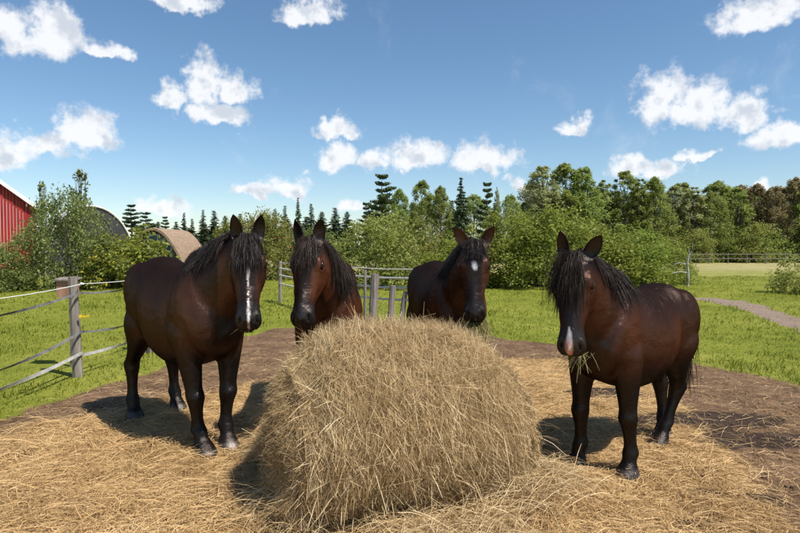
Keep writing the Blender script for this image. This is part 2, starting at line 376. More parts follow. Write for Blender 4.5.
# --------- grass blades
def grass_field(name, n, y0, y1, hmin, hmax, wid, power=1.0, seed=1):
    r = np.random.default_rng(seed)
    y = y0 + (y1-y0)*r.random(n*2)**power; x = (r.random(n*2)*2-1)*(y*.74+.8)
    d, h, p_ = masks(x, y)
    keep = (r.random(n*2) > np.clip(d*.993, 0, 1)) & (r.random(n*2) > p_*.96) & (r.random(n*2) < .35+1.1*fbm(x*.8, y*.8, 55))
    x = x[keep][:n]; y = y[keep][:n]; k = len(x); z = gz(x, y)
    tuft = fbm(x*.9, y*.9, 77); tuft2 = fbm(x*3, y*3, 78)
    hgt = (hmin+(hmax-hmin)*r.random(k)**1.4)*(.30+2.6*(tuft*tuft2*1.7)**1.5)
    dirv = r.random(k)*6.283; lean = .35+1.1*r.random(k)
    dx = np.cos(dirv)*lean*hgt; dy = np.sin(dirv)*lean*hgt
    P0 = np.stack([x, y, z-.01], 1)
    P1 = P0 + np.stack([dx*.35, dy*.35, hgt*.62], 1); P2 = P0 + np.stack([dx, dy, hgt*(1.0-.25*lean)], 1)
    P = np.stack([P0, P1, P2], 1); wd = wid*(.6+.8*r.random(k))*(.7+y/16)
    W = np.stack([wd, wd*.8, wd*.12], 1)
    a2 = r.random(k)*6.283; S = np.stack([np.cos(a2), np.sin(a2), np.zeros(k)], 1)
    V, Q, rn, tt = ribbons(P, W, S, np.clip(r.random(k)*.75+.9*(fbm(x*.5, y*.5, 91)-.35), 0, 1))
    o = link(name, quads_mesh(name, V, Q, dict(rnd=rn)), M['grass'])
    return o
o = grass_field('grass', 92000, 5.5, 34, .015, .10, .0045, 1.5, 3)
tag(o, 'green pasture grass growing around the bare dirt', 'grass', kind='stuff')

# --------- loose hay litter on the ground
def litter():
    r = np.random.default_rng(4); n = 160000
    y = 2.7 + (9.5-2.7)*r.random(n)**1.6; x = (r.random(n)*2-1)*(y*.73+.4)
    d, h, p_ = masks(x, y); mu = mud(x, y)
    dens = np.clip(h*(.25+1.5*fbm(x*2.2, y*2.2, 41)), 0, 1)*(1-.93*mu) + .10*d
    k = r.random(n) < np.minimum(dens*1.0, 1)
    x = x[k]; y = y[k]; n = len(x); z = gz(x, y)
    L = .05+.20*r.random(n)**1.6
    flow = fbm(x*1.5, y*1.5, 44)*9; a = flow + r.normal(0, .9, n)
    D = np.stack([np.cos(a), np.sin(a), r.normal(.04, .13, n)], 1)
    perp = np.stack([-np.sin(a), np.cos(a), np.zeros(n)], 1)
    C = np.stack([x, y, z+.004+.028*r.random(n)**2], 1)
    P0 = C - D*L[:, None]*.5; P2 = C + D*L[:, None]*.5 + perp*(r.normal(0, .12, n)*L)[:, None]
    P1 = C + np.stack([np.zeros(n), np.zeros(n), .006+.015*r.random(n)], 1) + perp*(r.normal(0, .1, n)*L)[:, None]
    for Pq in (P0, P1, P2): Pq[:, 2] = np.maximum(Pq[:, 2], gz(Pq[:, 0], Pq[:, 1])+.002)
    wd = .0009+.0013*r.random(n)
    S = unit(perp + np.stack([np.zeros(n), np.zeros(n), r.normal(0, .6, n)], 1))
    PP = np.stack([P0, P1, P2], 1); WW = np.stack([wd*.8, wd, wd*.5], 1)
    nt_ = 150; tx = []; 
    while len(tx) < nt_:
        yy = 2.9+3.6*r.random()**1.2; xx = (r.random()*2-1)*yy*.7
        if masks(np.array([xx]), np.array([yy]))[1][0] > .6 and not (abs(xx) < 1.1 and 3.2 < yy < 5.2): tx.append((xx, yy))
    tx = np.array(tx); per = 46; ci = np.repeat(np.arange(nt_), per); m_ = nt_*per
    rad = (.06+.12*r.random(nt_))[ci]; xy = tx[ci]+r.normal(0, 1, (m_, 2))*rad[:, None]*np.array([1.2, .8])
    hgt = .015+.085*r.random(m_)*np.exp(-np.sum((xy-tx[ci])**2, 1)/(rad**2))
    a = (r.random(nt_)*6.28)[ci]+r.normal(0, .7, m_); L = .08+.22*r.random(m_)
    D = np.stack([np.cos(a), np.sin(a), r.normal(.0, .22, m_)], 1); C = np.concatenate([xy, (gz(xy[:, 0], xy[:, 1])+hgt)[:, None]], 1)
    B = np.stack([C-D*L[:, None]*.5, C+np.array([0, 0, .02])*L[:, None]*4, C+D*L[:, None]*.5], 1)
    B[..., 2] = np.maximum(B[..., 2], gz(B[..., 0].ravel(), B[..., 1].ravel()).reshape(m_, 3)+.003)
    w2 = .0009+.0012*r.random(m_)
    PP = np.concatenate([PP, B]); WW = np.concatenate([WW, np.stack([w2*.8, w2, w2*.5], 1)]); S = np.concatenate([S, unit(np.cross(D, r.normal(0, 1, D.shape)))]); n = n+m_
    V, Q, rn, tt = ribbons(PP, WW, S, np.clip(r.random(n), 0, 1))
    o = link('hay_litter', quads_mesh('hay_litter', V, Q, dict(rnd=rn)), M['litter'])
    tag(o, 'golden loose hay trampled over the bare ground', 'hay', kind='stuff')
litter()
# --------- clods and droppings on the bare soil
def clods():
    r = np.random.default_rng(14); V = []; Fq = []
    n = 9000; y = 3.4+10*r.random(n)**1.2; x = (r.random(n)*2-1)*(y*.72+.3)
    d, h, p_ = masks(x, y); mu = mud(x, y); k = r.random(n) < np.clip(d*(1-h*.93)+mu*.9, 0, 1)*.9
    x = x[k]; y = y[k]; n = len(x); z = gz(x, y)
    base = np.array([(1,0,0),(0,1,0),(-1,0,0),(0,-1,0),(0,0,1),(0,0,-1)], float)
    tri = np.array([(0,1,4),(1,2,4),(2,3,4),(3,0,4),(1,0,5),(2,1,5),(3,2,5),(0,3,5)])
    s = .004+.016*r.random(n)**3
    P = base[None]*(.6+.8*r.random((n, 6, 1)))*s[:, None, None]
    P[..., 2] *= .6; P += np.stack([x, y, z+.002], 1)[:, None, :]
    T = (tri[None]+(np.arange(n)*6)[:, None, None]).reshape(-1, 3)
    mt = mat_noise('soil_clods', [(.3, (.07, .044, .031)), (.7, (.22, .148, .105))], 30, .95, .1)
    o = link('soil_clods', quads_mesh('soil_clods', P.reshape(-1, 3), T), mt)
    tag(o, 'small dark clods scattered over the bare soil', 'soil', kind='stuff')
clods()

# ------------------------------------------------------------------ the round hay bale
BP = Vector((BAX.y, -BAX.x, 0))           # horizontal, across the bale towards the camera
def bale_top(s): return np.interp(s, [0, .07, .15, .3, .55, .7, .8, .9, 1], [.72, .86, .95, 1.0, .99, .93, .86, .75, .57])
def bale_rad(s, st):
    k = sstep(-.35, .95, st)
    return .565*(1-k+k*bale_top(s))*(1+.07*sstep(-.15, -.9, st))*(1-.10*sstep(.08, 0, s)**2-.12*sstep(.85, 1.0, s)**2)
BZC = .525
def bale_pt(s, th, extra=0.0):
    s = np.asarray(s, float); th = np.asarray(th, float); ct = np.cos(th); st = np.sin(th)
    rr = bale_rad(np.clip(s, 0, 1), st)
    rr = rr*(1 + .075*(fbm(s*3+7, th*1.3+20, 61)-.5)*2 + .05*(fbm(s*9+7, th*4+20, 62)-.5)*2) + extra
    c = np.array(BC0)[None] + np.array(BAX)[None]*(s*BLEN)[..., None]
    ctw = np.where(st < 0, np.sign(ct)*np.abs(ct)**.80, ct)
    P = c + np.array(BP)[None]*(ctw*rr)[..., None]; P[..., 2] = np.maximum(BZC + st*np.where(st < 0, np.minimum(rr, .565), rr), -.02)
    return P
def end_pt(q, th, side=0, extra=0.0):
    q = np.asarray(q, float); ct, st = np.cos(th), np.sin(th)
    r = bale_rad(float(side), st)*.97
    dirn = -1 if side == 0 else 1
    bul = (.10*(1-q**2) + .17*(fbm(q*ct*3+9, q*st*3+9, 71)-.5) + .10*sstep(.0, -.9, st)*q + extra)*dirn
    c = np.array(BC0)+np.array(BAX)*(0 if side == 0 else BLEN)
    ctw = np.where(st < 0, np.sign(ct)*np.abs(ct)**.80, ct)
    P = c[None] + np.array(BP)[None]*(q*ctw*r)[..., None] + np.array(BAX)[None]*bul[..., None]
    P[..., 2] = np.maximum(BZC + q*st*np.where(st < 0, np.minimum(r, .565), r), -.02)
    return P
def bale_R(s): return .6+0*np.asarray(s, float)
def bale():
    root = empty('hay_bale', tuple(np.array(BC0)+np.array(BAX)*BLEN*.5))
    off = np.array(root.location)
    tag(root, 'big round hay bale, loose and fraying, that the horses stand around', 'hay bale')
    m, t, out = new_mat('bale_core'); p = principled(t, out, .9, .1)
    tcn = N(t, 'ShaderNodeTexCoord'); n_ = noise(t, tcn.outputs['Object'], 40, 6, .7, 1.5)
    t.links.new(ramp(t, n_.outputs['Fac'], [(.3, (.035, .022, .009)), (.55, (.13, .09, .038)), (.75, (.26, .19, .085))]), p.inputs['Base Color'])
    t.links.new(bump(t, n_.outputs['Fac'], .05), p.inputs['Normal'])
    ns, nth = 40, 72
    S, T = np.meshgrid(np.linspace(0, 1, ns), np.linspace(0, 2*math.pi, nth, endpoint=False), indexing='ij')
    V = [bale_pt(S.ravel(), T.ravel(), -.018)]
    i = np.arange(ns*nth).reshape(ns, nth); j = np.roll(i, -1, 1)
    Qs = [np.stack([i[:-1], j[:-1], j[1:], i[1:]], -1).reshape(-1, 4)]
    for side in (0, 1):
        base = sum(len(v) for v in V); nq = 14
        A, B = np.meshgrid(np.linspace(1, .02, nq), np.linspace(0, 2*math.pi, nth, endpoint=False), indexing='ij')
        P = end_pt(A.ravel(), B.ravel(), side, -.02)
        rim = bale_pt(np.full(nth, float(side)), np.linspace(0, 2*math.pi, nth, endpoint=False), -.018)
        P[:nth] = rim; V.append(P)
        i = np.arange(nq*nth).reshape(nq, nth)+base; j = np.roll(i, -1, 1)
        q = np.stack([i[:-1], j[:-1], j[1:], i[1:]], -1).reshape(-1, 4); Qs.append(q if side else q[:, ::-1])
    o = link('core', quads_mesh('core', np.concatenate(V)-off, np.concatenate(Qs)), m, root, True)
    r = np.random.default_rng(8); K = 4
    AP = []; AW = []; AR = []
    u = np.linspace(-.5, .5, K)[None, :]
    def push(P, wd, rn):
        AP.append(P); AW.append(wd[:, None]*np.array([.75, 1, .95, .45])[None]); AR.append(rn)
    # the wound side: stalks run round the bale
    nl = 6200; per = 14; n = nl*per; li = np.repeat(np.arange(nl), per)
    s0 = (r.random(nl))[li] + r.normal(0, .018, n); th0 = r.uniform(-1.75, 2.6, nl)[li] + r.normal(0, .07, n)
    L = (.16+.55*r.random(nl)**1.2)[li]*(.6+.5*r.random(n))
    la = r.normal(0, .22, nl); la = np.where(r.random(nl) < .15, r.uniform(-1.4, 1.4, nl), la)
    ang = la[li] + r.normal(0, .20, n) + .5*(fbm(s0*4+9, th0*1.5+9, 31)-.5)*2
    wild = r.random(n) < .10; ang = np.where(wild, r.uniform(-1.5, 1.5, n), ang)
    Rm = bale_R(s0)
    bend = r.normal(0, .40, nl)[li] + r.normal(0, .15, n)
    th = th0[:, None] + (L*np.cos(ang)/Rm)[:, None]*u
    s = s0[:, None] + (L*np.sin(ang)/BLEN)[:, None]*u + (bend*L/BLEN)[:, None]*(u**2)
    lift = (r.random(nl)[li]*.028 + r.random(n)**2*.03)[:, None] + np.where(r.random(n) < .22, r.random(n)*.12, .0)[:, None]*np.abs(u*2)**2
    P = bale_pt(np.clip(s, -.05, 1.03).ravel(), th.ravel(), np.broadcast_to(lift, th.shape).ravel()-.010).reshape(n, K, 3)
    push(P, .0005+.0009*r.random(n), np.clip(r.normal(.56, .12, nl)[li]+r.normal(0, .24, n), 0, 1))
    # the left end: coiled and matted, with hanks hanging down
    n = 30000
    q0 = np.sqrt(r.random(n)); th0 = r.uniform(0, 2*math.pi, n); L = .08+.34*r.random(n)**1.3
    ang = r.normal(0, .7, n)
    rr = bale_R(0.)*.92
    cx = q0*np.cos(th0); cy = q0*np.sin(th0); ta = th0+math.pi/2+ang
    hang = r.random(n) < .35; ta = np.where(hang, -math.pi/2+r.normal(0, .45, n), ta)
    X_ = cx[:, None]+np.cos(ta)[:, None]*u*(L/rr)[:, None] + (r.normal(0, .25, n))[:, None]*(u**2)*(L/rr)[:, None]
    Y_ = cy[:, None]+np.sin(ta)[:, None]*u*(L/rr)[:, None] - (r.random(n)*.4)[:, None]*(u**2)*(L/rr)[:, None]
    lift = (r.random(n)**2*.06)[:, None] + np.where(r.random(n) < .3, r.random(n)*.10, 0)[:, None]*np.abs(u*2)**2
    P = end_pt(np.hypot(X_, Y_).ravel(), np.arctan2(Y_, X_).ravel(), 0, np.broadcast_to(lift, X_.shape).ravel()).reshape(n, K, 3)
    push(P, .0006+.0010*r.random(n), np.clip(r.normal(.42, .26, n), 0, 1))
    # right end
    n = 5000
    q0 = np.sqrt(r.random(n)); th0 = r.uniform(-1.6, 3.2, n); L = .1+.3*r.random(n); ta = r.uniform(0, 6.28, n)
    X_ = (q0*np.cos(th0))[:, None]+np.cos(ta)[:, None]*u*L[:, None]*1.7; Y_ = (q0*np.sin(th0))[:, None]+np.sin(ta)[:, None]*u*L[:, None]*1.7
    P = end_pt(np.hypot(X_, Y_).ravel(), np.arctan2(Y_, X_).ravel(), 1, np.repeat(r.random(n)*.05, K)).reshape(n, K, 3)
    push(P, .0011+.0018*r.random(n), np.clip(r.normal(.6, .24, n), 0, 1))
    # loose stalks that stand off the top and the shoulders, then fall over
    n = 5200
    s0 = r.random(n)*1.04-.02; th0 = r.uniform(-1.2, 2.6, n); base = bale_pt(np.clip(s0, 0, 1), th0, -.02)
    nrm = unit(bale_pt(np.clip(s0, 0, 1), th0, .05)-base)
    d0 = unit(nrm*r.uniform(.15, .9, n)[:, None] + r.normal(0, .8, (n, 3)) + np.array(BAX)[None]*np.where(s0 < .15, -.6, .15)[:, None])
    L = .06+.22*r.random(n)**1.6; v = np.linspace(0, 1, K)
    P = base[:, None, :] + d0[:, None, :]*(L[:, None]*v[None])[..., None]
    P[..., 2] -= (L[:, None]*.55*r.random(n)[:, None])*v[None]**2
    P[..., 2] = np.maximum(P[..., 2], .005)
    push(P, .0010+.0013*r.random(n), np.clip(r.normal(.7, .2, n), 0, 1))
    # hanks slumped round the foot
    n = 9000
    ct = [(546, 495, .20), (528, 508, .18), (276, 460, .16), (270, 425, .10), (300, 525, .22), (400, 545, .2), (480, 545, .25)]
    ci = r.integers(0, len(ct), n); cxy = np.array([gp(a, b) for a, b, _ in ct])[ci]; rad = np.array([c_[2] for c_ in ct])[ci]
    xy = cxy + r.normal(0, 1, (n, 2))*rad[:, None]*.6; z = gz(xy[:, 0], xy[:, 1])
    a = r.uniform(0, 6.28, n); L = .08+.3*r.random(n)**1.5; D = np.stack([np.cos(a), np.sin(a), r.normal(.05, .35, n)], 1)
    P = np.concatenate([xy, (z+.02+.10*r.random(n)**2)[:, None]], 1)[:, None, :] + D[:, None, :]*(L[:, None]*u)[..., None]
    P[..., 2] += .05*(1-4*u**2)*L[:, None]*2
    P[..., 2] = np.maximum(P[..., 2], gz(P[..., 0].ravel(), P[..., 1].ravel()).reshape(n, K)+.004)
    push(P, .0008+.0012*r.random(n), np.clip(r.normal(.6, .25, n), 0, 1))
    P = np.concatenate(AP); W = np.concatenate(AW); RN = np.concatenate(AR); T = unit(P[:, -1]-P[:, 0])
    S = unit(np.cross(T, r.normal(0, 1, T.shape)))
    V, Q, rn, tt = ribbons(P-off, W, S, RN)
    o = link('stalks', quads_mesh('stalks', V, Q, dict(rnd=rn)), M['hay'], root); o['kind'] = 'stuff'
bale()

# ------------------------------------------------------------------ horses
def catmull(A, n):
    """rows of stations -> n rows, smooth"""
    A = np.asarray(A, float); k = len(A)
    t = np.linspace(0, k-1, n); i = np.clip(np.floor(t).astype(int), 0, k-2); f = (t-i)[:, None]
    p0 = A[np.maximum(i-1, 0)]; p1 = A[i]; p2 = A[i+1]; p3 = A[np.minimum(i+2, k-1)]
    return .5*((2*p1)+(p2-p0)*f+(2*p0-5*p1+4*p2-p3)*f*f+(3*p1-p0-3*p2+p3)*f**3)
def loft(C, S, U, hw, ht, hb, n=28, ex=2.0, top_narrow=1.0):
    V = []; Fs = []; k = len(C)
    for i in range(k):
        for j in range(n):
            a = 2*math.pi*j/n; c_, s_ = math.cos(a), math.sin(a)
            cc_ = math.copysign(abs(c_)**(2/ex), c_); ss_ = math.copysign(abs(s_)**(2/ex), s_)
            wn = 1-(1-top_narrow)*max(0, s_)
            V.append(C[i] + S[i]*(cc_*hw[i]*wn) + U[i]*(ss_*(ht[i] if s_ > 0 else hb[i])))
    for i in range(k-1):
        for j in range(n):
            a = i*n+j; b = i*n+(j+1) % n; Fs.append((a, b, b+n, a+n))
    V.append(C[0]); V.append(C[-1]); a0 = len(V)-2; a1 = len(V)-1
    for j in range(n):
        Fs.append((a0, (j+1) % n, j)); Fs.append((a1, (k-1)*n+j, (k-1)*n+(j+1) % n))
    return V, Fs
def ellipsoid(c, ax, rad, nu=20, nv=12):
    """ax: 3 unit vectors, rad: 3 radii"""
    V = []; Fs = []
    for i in range(nv+1):
        ph = math.pi*i/nv
        for j in range(nu):
            a = 2*math.pi*j/nu
            V.append(c + ax[0]*(rad[0]*math.sin(ph)*math.cos(a)) + ax[1]*(rad[1]*math.sin(ph)*math.sin(a)) + ax[2]*(rad[2]*math.cos(ph)))
    for i in range(nv):
        for j in range(nu):
            a = i*nu+j; b = i*nu+(j+1) % nu; Fs.append((a, a+nu, b+nu, b))
    return V, Fs
EX = np.eye(3)
TORSO = [  # x, z top, z bottom, half width
    (-.590, .82, .66, .045), (-.565, .875, .59, .10), (-.50, .945, .52, .158), (-.41, .985, .49, .192), (-.31, 1.0, .48, .202), (-.20, .985, .455, .200),
    (-.06, .955, .41, .215), (.08, .945, .40, .218), (.20, .965, .425, .200), (.28, 1.0, .45, .178), (.36, .975, .475, .172), (.43, .87, .51, .150), (.475, .79, .56, .105), (.495, .74, .62, .05)]
FRONT = [ # x, z, half width (y), half depth (x)
    (.36, .80, .055, .085), (.335, .68, .070, .105), (.315, .565, .068, .097), (.318, .50, .062, .080), (.325, .41, .050, .058), (.330, .34, .043, .047), (.338, .300, .047, .051), (.336, .275, .044, .047),
    (.331, .238, .035, .039), (.328, .18, .029, .036), (.328, .140, .032, .041), (.330, .112, .040, .049), (.350, .078, .034, .036), (.366, .050, .045, .050), (.376, .024, .054, .062), (.384, -.004, .061, .074)]
HIND = [
    (-.36, .80, .085, .13), (-.365, .68, .098, .155), (-.36, .58, .092, .135), (-.385, .49, .068, .102), (-.435, .42, .050, .072), (-.488, .368, .043, .062), (-.518, .335, .046, .064), (-.513, .305, .044, .056),
    (-.505, .262, .035, .044), (-.494, .19, .029, .038), (-.488, .145, .032, .043), (-.484, .114, .041, .050), (-.461, .079, .035, .037), (-.446, .050, .045, .051), (-.436, .024, .054, .063), (-.430, -.004, .061, .074)]
HEAD = [ # t along the face, top, bottom (below the dorsal line), half width
    (-.05, -.020, .075, .036), (.03, .006, .105, .050), (.12, .020, .150, .060), (.24, .026, .182, .068), (.34, .025, .190, .068), (.44, .018, .175, .061),
    (.55, .010, .138, .050), (.66, .005, .108, .043), (.76, .002, .094, .041), (.85, .000, .090, .045), (.92, -.004, .092, .048), (.97, -.014, .088, .044), (1.01, -.032, .078, .032)]

def hair_guides(bvh, roots, dirs, lens, steps, grav=.35, stiff=.6, off=.006, seed=0, jit=.08):
    r = np.random.default_rng(seed); G = []
    for p, d, L in zip(roots, dirs, lens):
        p = Vector(p); d = Vector(d).normalized(); ds = L/(steps-1); line = [p.copy()]
        for k in range(steps-1):
            d = (d + Vector((0, 0, -1))*grav + Vector(r.normal(0, jit, 3))).normalized()
            q = p + d*ds
            hit = bvh.find_nearest(q)
            if hit[0] is not None:
                v = q-hit[0]; dist = v.length; inside = v.dot(hit[1]) < 0
                if inside or dist < off:
                    q = hit[0] + hit[1]*off
                    d2 = (q-p)
                    if d2.length > 1e-6: d = (d*.3 + d2.normalized()*.7).normalized()
            p = q; line.append(p.copy())
        G.append([tuple(v) for v in line])
    return np.array(G)
def hair_mesh(name, G, per, spread, tipspread, wid, parent, mat, seed=0, lenvar=.35):
    r = np.random.default_rng(seed); n, k, _ = G.shape
    idx = np.repeat(np.arange(n), per); m_ = len(idx); t = np.linspace(0, 1, k)
    o1 = r.normal(0, 1, (m_, 3)); o2 = r.normal(0, 1, (m_, 3))
    mixi = np.clip(idx + r.integers(-1, 2, m_), 0, n-1); wmix = r.random(m_)[:, None, None]*.5
    P = G[idx]*(1-wmix) + G[mixi]*wmix
    ph = r.random(m_)*6.28
    P = P + o1[:, None, :]*spread*(1-.3*t)[None, :, None] + o2[:, None, :]*(tipspread*t**1.5)[None, :, None]
    P = P + o2[:, None, :]*(.004*np.sin(t[None]*7+ph[:, None]))[..., None]
    cut = 1-lenvar*r.random(m_)
    tt = t[None]*cut[:, None]*(k-1); i = np.clip(tt.astype(int), 0, k-2); f = (tt-i)[..., None]
    P = np.take_along_axis(P, i[..., None].repeat(3, 2), 1)*(1-f) + np.take_along_axis(P, (i+1)[..., None].repeat(3, 2), 1)*f
    W = wid*(.6+.8*r.random(m_))[:, None]*np.concatenate([np.ones(k-2), [.7, .15]])[None]
    T = unit(P[:, -1]-P[:, 0]); S = unit(np.cross(T, r.normal(0, 1, T.shape)))
    V, Q, rn, _ = ribbons(P, W, S, r.random(m_))
    return link(name, quads_mesh(name, V, Q, dict(rnd=rn)), mat, parent)
M['hair_black'] = mat_strand('hair_black', [(0, (.006, .005, .005)), (.6, (.015, .011, .010)), (1, (.045, .031, .025))], .5, .22, 0)
M['hair_brown'] = mat_strand('hair_brown', [(0, (.008, .006, .005)), (.6, (.020, .012, .009)), (1, (.055, .032, .022))], .5, .22, 0)
m, t, out = new_mat('eye'); p = principled(t, out, .12, .25); tcn = N(t, 'ShaderNodeTexCoord'); n_ = noise(t, tcn.outputs['Object'], 30, 2)
t.links.new(ramp(t, n_.outputs['Fac'], [(.3, (.006, .004, .003)), (.7, (.018, .010, .006))]), p.inputs['Base Color']); M['eye'] = m
# coat: colour from the horse's own markings, short glossy hair
m, t, out = new_mat('horse_coat'); p = principled(t, out, .42, .16); p.inputs['Specular Tint'].default_value = (1.0, .74, .58, 1)
a = attr(t, 'coat'); tcn = N(t, 'ShaderNodeTexCoord')
n1_ = noise(t, tcn.outputs['Object'], 5, 4, .6); n2_ = noise(t, tcn.outputs['Object'], 120, 3, .6)
mp = N(t, 'ShaderNodeMapping'); mp.inputs['Scale'].default_value = (60, 60, 14); t.links.new(tcn.outputs['Object'], mp.inputs[0]); n3_ = noise(t, mp.outputs[0], 4, 3, .6)
hs = N(t, 'ShaderNodeHueSaturation'); t.links.new(a.outputs['Color'], hs.inputs['Color'])
t.links.new(math_node(t, 'ADD', .45, math_node(t, 'ADD', math_node(t, 'MULTIPLY', n1_.outputs['Fac'], .7), math_node(t, 'MULTIPLY', n3_.outputs['Fac'], .4))), hs.inputs['Value'])
t.links.new(hs.outputs[0], p.inputs['Base Color'])
t.links.new(math_node(t, 'ADD', .17, math_node(t, 'MULTIPLY', n1_.outputs['Fac'], .26)), p.inputs['Roughness'])
t.links.new(bump(t, math_node(t, 'ADD', n3_.outputs['Fac'], math_node(t, 'MULTIPLY', n2_.outputs['Fac'], .5)), .004, .6), p.inputs['Normal'])
n4_ = noise(t, tcn.outputs['Object'], 11, 3, .5)
bn_ = [n for n in t.nodes if n.type == 'BUMP'][0]; t.links.new(bump(t, n4_.outputs['Fac'], .022, .6), bn_.inputs['Normal'])
# short hair: soft body colour plus a gloss that does not climb at grazing angles
df = N(t, 'ShaderNodeBsdfDiffuse'); t.links.new(hs.outputs[0], df.inputs['Color']); gl = N(t, 'ShaderNodeBsdfGlossy'); ad = N(t, 'ShaderNodeAddShader')
gv = N(t, 'ShaderNodeVectorMath', operation='MULTIPLY_ADD', i_1=(.7, .7, .7), i_2=(.026, .0220, .0195)); t.links.new(hs.outputs[0], gv.inputs[0]); t.links.new(gv.outputs[0], gl.inputs['Color'])
for q_ in (df, gl): t.links.new(p.inputs['Normal'].links[0].from_socket, q_.inputs['Normal'])
t.links.new(p.inputs['Roughness'].links[0].from_socket, gl.inputs['Roughness'])
t.links.new(df.outputs[0], ad.inputs[0]); t.links.new(gl.outputs[0], ad.inputs[1]); t.links.new(ad.outputs[0], out.inputs[0]); t.nodes.remove(p)
M['coat'] = m

def horse(label, loc, yaw, s, feet, poll, hyaw, hpitch, hroll=0, lx=1.0, hscale=1.0, wide=1.0, ears=((0,0),(0,0)), mark='none',
          coat_body=(.045,.018,.010), coat_red=(.12,.042,.018), mane_side=1, mane_len=.42, forelock=(.36, .0), seed=1, hair='hair_black', croup=0.0, mane_both=.15, red_amt=1.0, voxel=.0120):
    """loc: ground under the girth; feet: hoof places in the world (front left, front right, hind left, hind right of the horse); poll in withers units"""
    rz = Matrix.Rotation(yaw, 3, 'Z'); inv = rz.inverted()
    V = []; Fs = []
    def add(vf):
        o = len(V); V.extend([np.asarray(v, float) for v in vf[0]]); Fs.extend([tuple(i+o for i in f) for f in vf[1]])
    # trunk
    A = np.array(TORSO); A[:, 1] += croup*sstep(.2, -.3, A[:, 0]); A = catmull(A, 54)
    C = np.stack([A[:, 0]*lx, np.zeros(len(A)), (A[:, 1]+A[:, 2])/2], 1); H = (A[:, 1]-A[:, 2])/2
    add(loft(C, np.tile(EX[1], (len(A), 1)), np.tile(EX[2], (len(A), 1)), A[:, 3]*wide, H, H, 36, 2.25, .86))
    for sg in (-1, 1):
        add(ellipsoid(np.array([-.40*lx, sg*.100*wide, .79+croup]), EX, (.155, .098, .175)))                       # haunch
        add(ellipsoid(np.array([-.50*lx, sg*.085*wide, .70]), EX, (.075, .075, .15)))
        ax0 = unit(np.array([.42, 0, -.9])); ax1 = EX[1]; ax2 = np.cross(ax0, ax1)
        add(ellipsoid(np.array([.355*lx, sg*.110*wide, .74]), (ax0, ax1, ax2), (.17, .058, .085)))                  # shoulder
        add(ellipsoid(np.array([.265*lx, sg*.130*wide, .63]), EX, (.095, .055, .095)))                             # triceps
        add(ellipsoid(np.array([.415*lx, sg*.085*wide, .65]), EX, (.062, .066, .09)))                              # breast
    # legs
    hooves = []
    for li, (st, sg) in enumerate(((FRONT, 1), (FRONT, -1), (HIND, 1), (HIND, -1))):
        A = catmull(st, 40); y0 = sg*(.120 if li < 2 else .118)*wide
        fx, fy = feet[li]; lf = inv @ Vector((fx-loc[0], fy-loc[1], 0)); fz = float(gz(fx, fy))/s
        dx = lf.x/s - A[-1, 0]*lx; dy = lf.y/s - y0
        zt = .66 if li < 2 else .62
        wgt = np.clip(1-A[:, 1]/zt, 0, 1); wgt = wgt**1.0
        inn = 1-.55*sstep(.58, .80, A[:, 1]); A[:, 2] *= 1-.5*sstep(.66, .80, A[:, 1]); A[:, 3] *= 1-.5*sstep(.66, .80, A[:, 1])
        C = np.stack([A[:, 0]*lx + dx*wgt, y0*inn + dy*wgt, A[:, 1]+(fz)*np.clip(1-A[:, 1]/.4, 0, 1)], 1)
        n = len(A)
        add(loft(C, np.tile(EX[0], (n, 1)), np.tile(EX[1], (n, 1)), A[:, 3], A[:, 2], A[:, 2], 22, 2.0))
        if li >= 2:
            k = np.argmin(abs(A[:, 1]-.345)); pc = C[k]+np.array([-.045, 0, .012])
            add(ellipsoid(pc, EX, (.028, .024, .045)))
        hooves.append(C[-1])
    # neck
    P = np.array(poll, float)
    B0 = np.array([.255*lx, 0, .775]); B1 = B0+np.array([.17, 0, .10]); 
    B2 = P+np.array([-.10, -P[1]*.35, -.115]); B3 = P+np.array([0, 0, -.055])
    tt = np.linspace(0, 1, 30)[:, None]
    C = (1-tt)**3*B0+3*(1-tt)**2*tt*B1+3*(1-tt)*tt**2*B2+tt**3*B3
    T = unit(np.gradient(C, axis=0)); S = unit(np.cross(np.tile(EX[2], (30, 1)), T)); U = np.cross(T, S)
    tv = tt[:, 0]
    hh_ = np.interp(tv, [0, .25, .5, .75, 1], [.255, .215, .170, .140, .112]); hw_ = np.interp(tv, [0, .25, .5, .75, 1], [.150, .125, .100, .082, .066])
    add(loft(C, S, U, hw_*wide, hh_, hh_, 28, 2.1, .62))
    crest = C + U*hh_[:, None]; neckC, neckS, neckU, neckh = C, S, U, hh_
    # head
    a = np.array([math.cos(hpitch)*math.cos(hyaw), math.cos(hpitch)*math.sin(hyaw), -math.sin(hpitch)])
    sd = unit(np.cross(EX[2], a)); up = np.cross(a, sd)
    sd, up = sd*math.cos(hroll)+up*math.sin(hroll), up*math.cos(hroll)-sd*math.sin(hroll)
    hs_ = hscale; HL = .40*hs_
    O = P + up*.012
    hp = lambda t_, y_, u_: O + a*(t_*HL) + sd*(y_*hs_) + up*(u_*hs_)
    A = np.array(HEAD); A[:, 3] *= 1.19; A = catmull(A, 44); n = len(A)
    mid = (A[:, 1]-A[:, 2])/2; hgt = (A[:, 1]+A[:, 2])/2
    C = np.array([hp(A[i, 0], 0, mid[i]) for i in range(n)])
    add(loft(C, np.tile(sd, (n, 1)), np.tile(up, (n, 1)), A[:, 3]*hs_, hgt*hs_, hgt*hs_, 30, 2.35, .93))
    add(ellipsoid(hp(.10, 0, -.10), (a, sd, up), (.08*hs_, .055*hs_, .09*hs_)))                      # throat
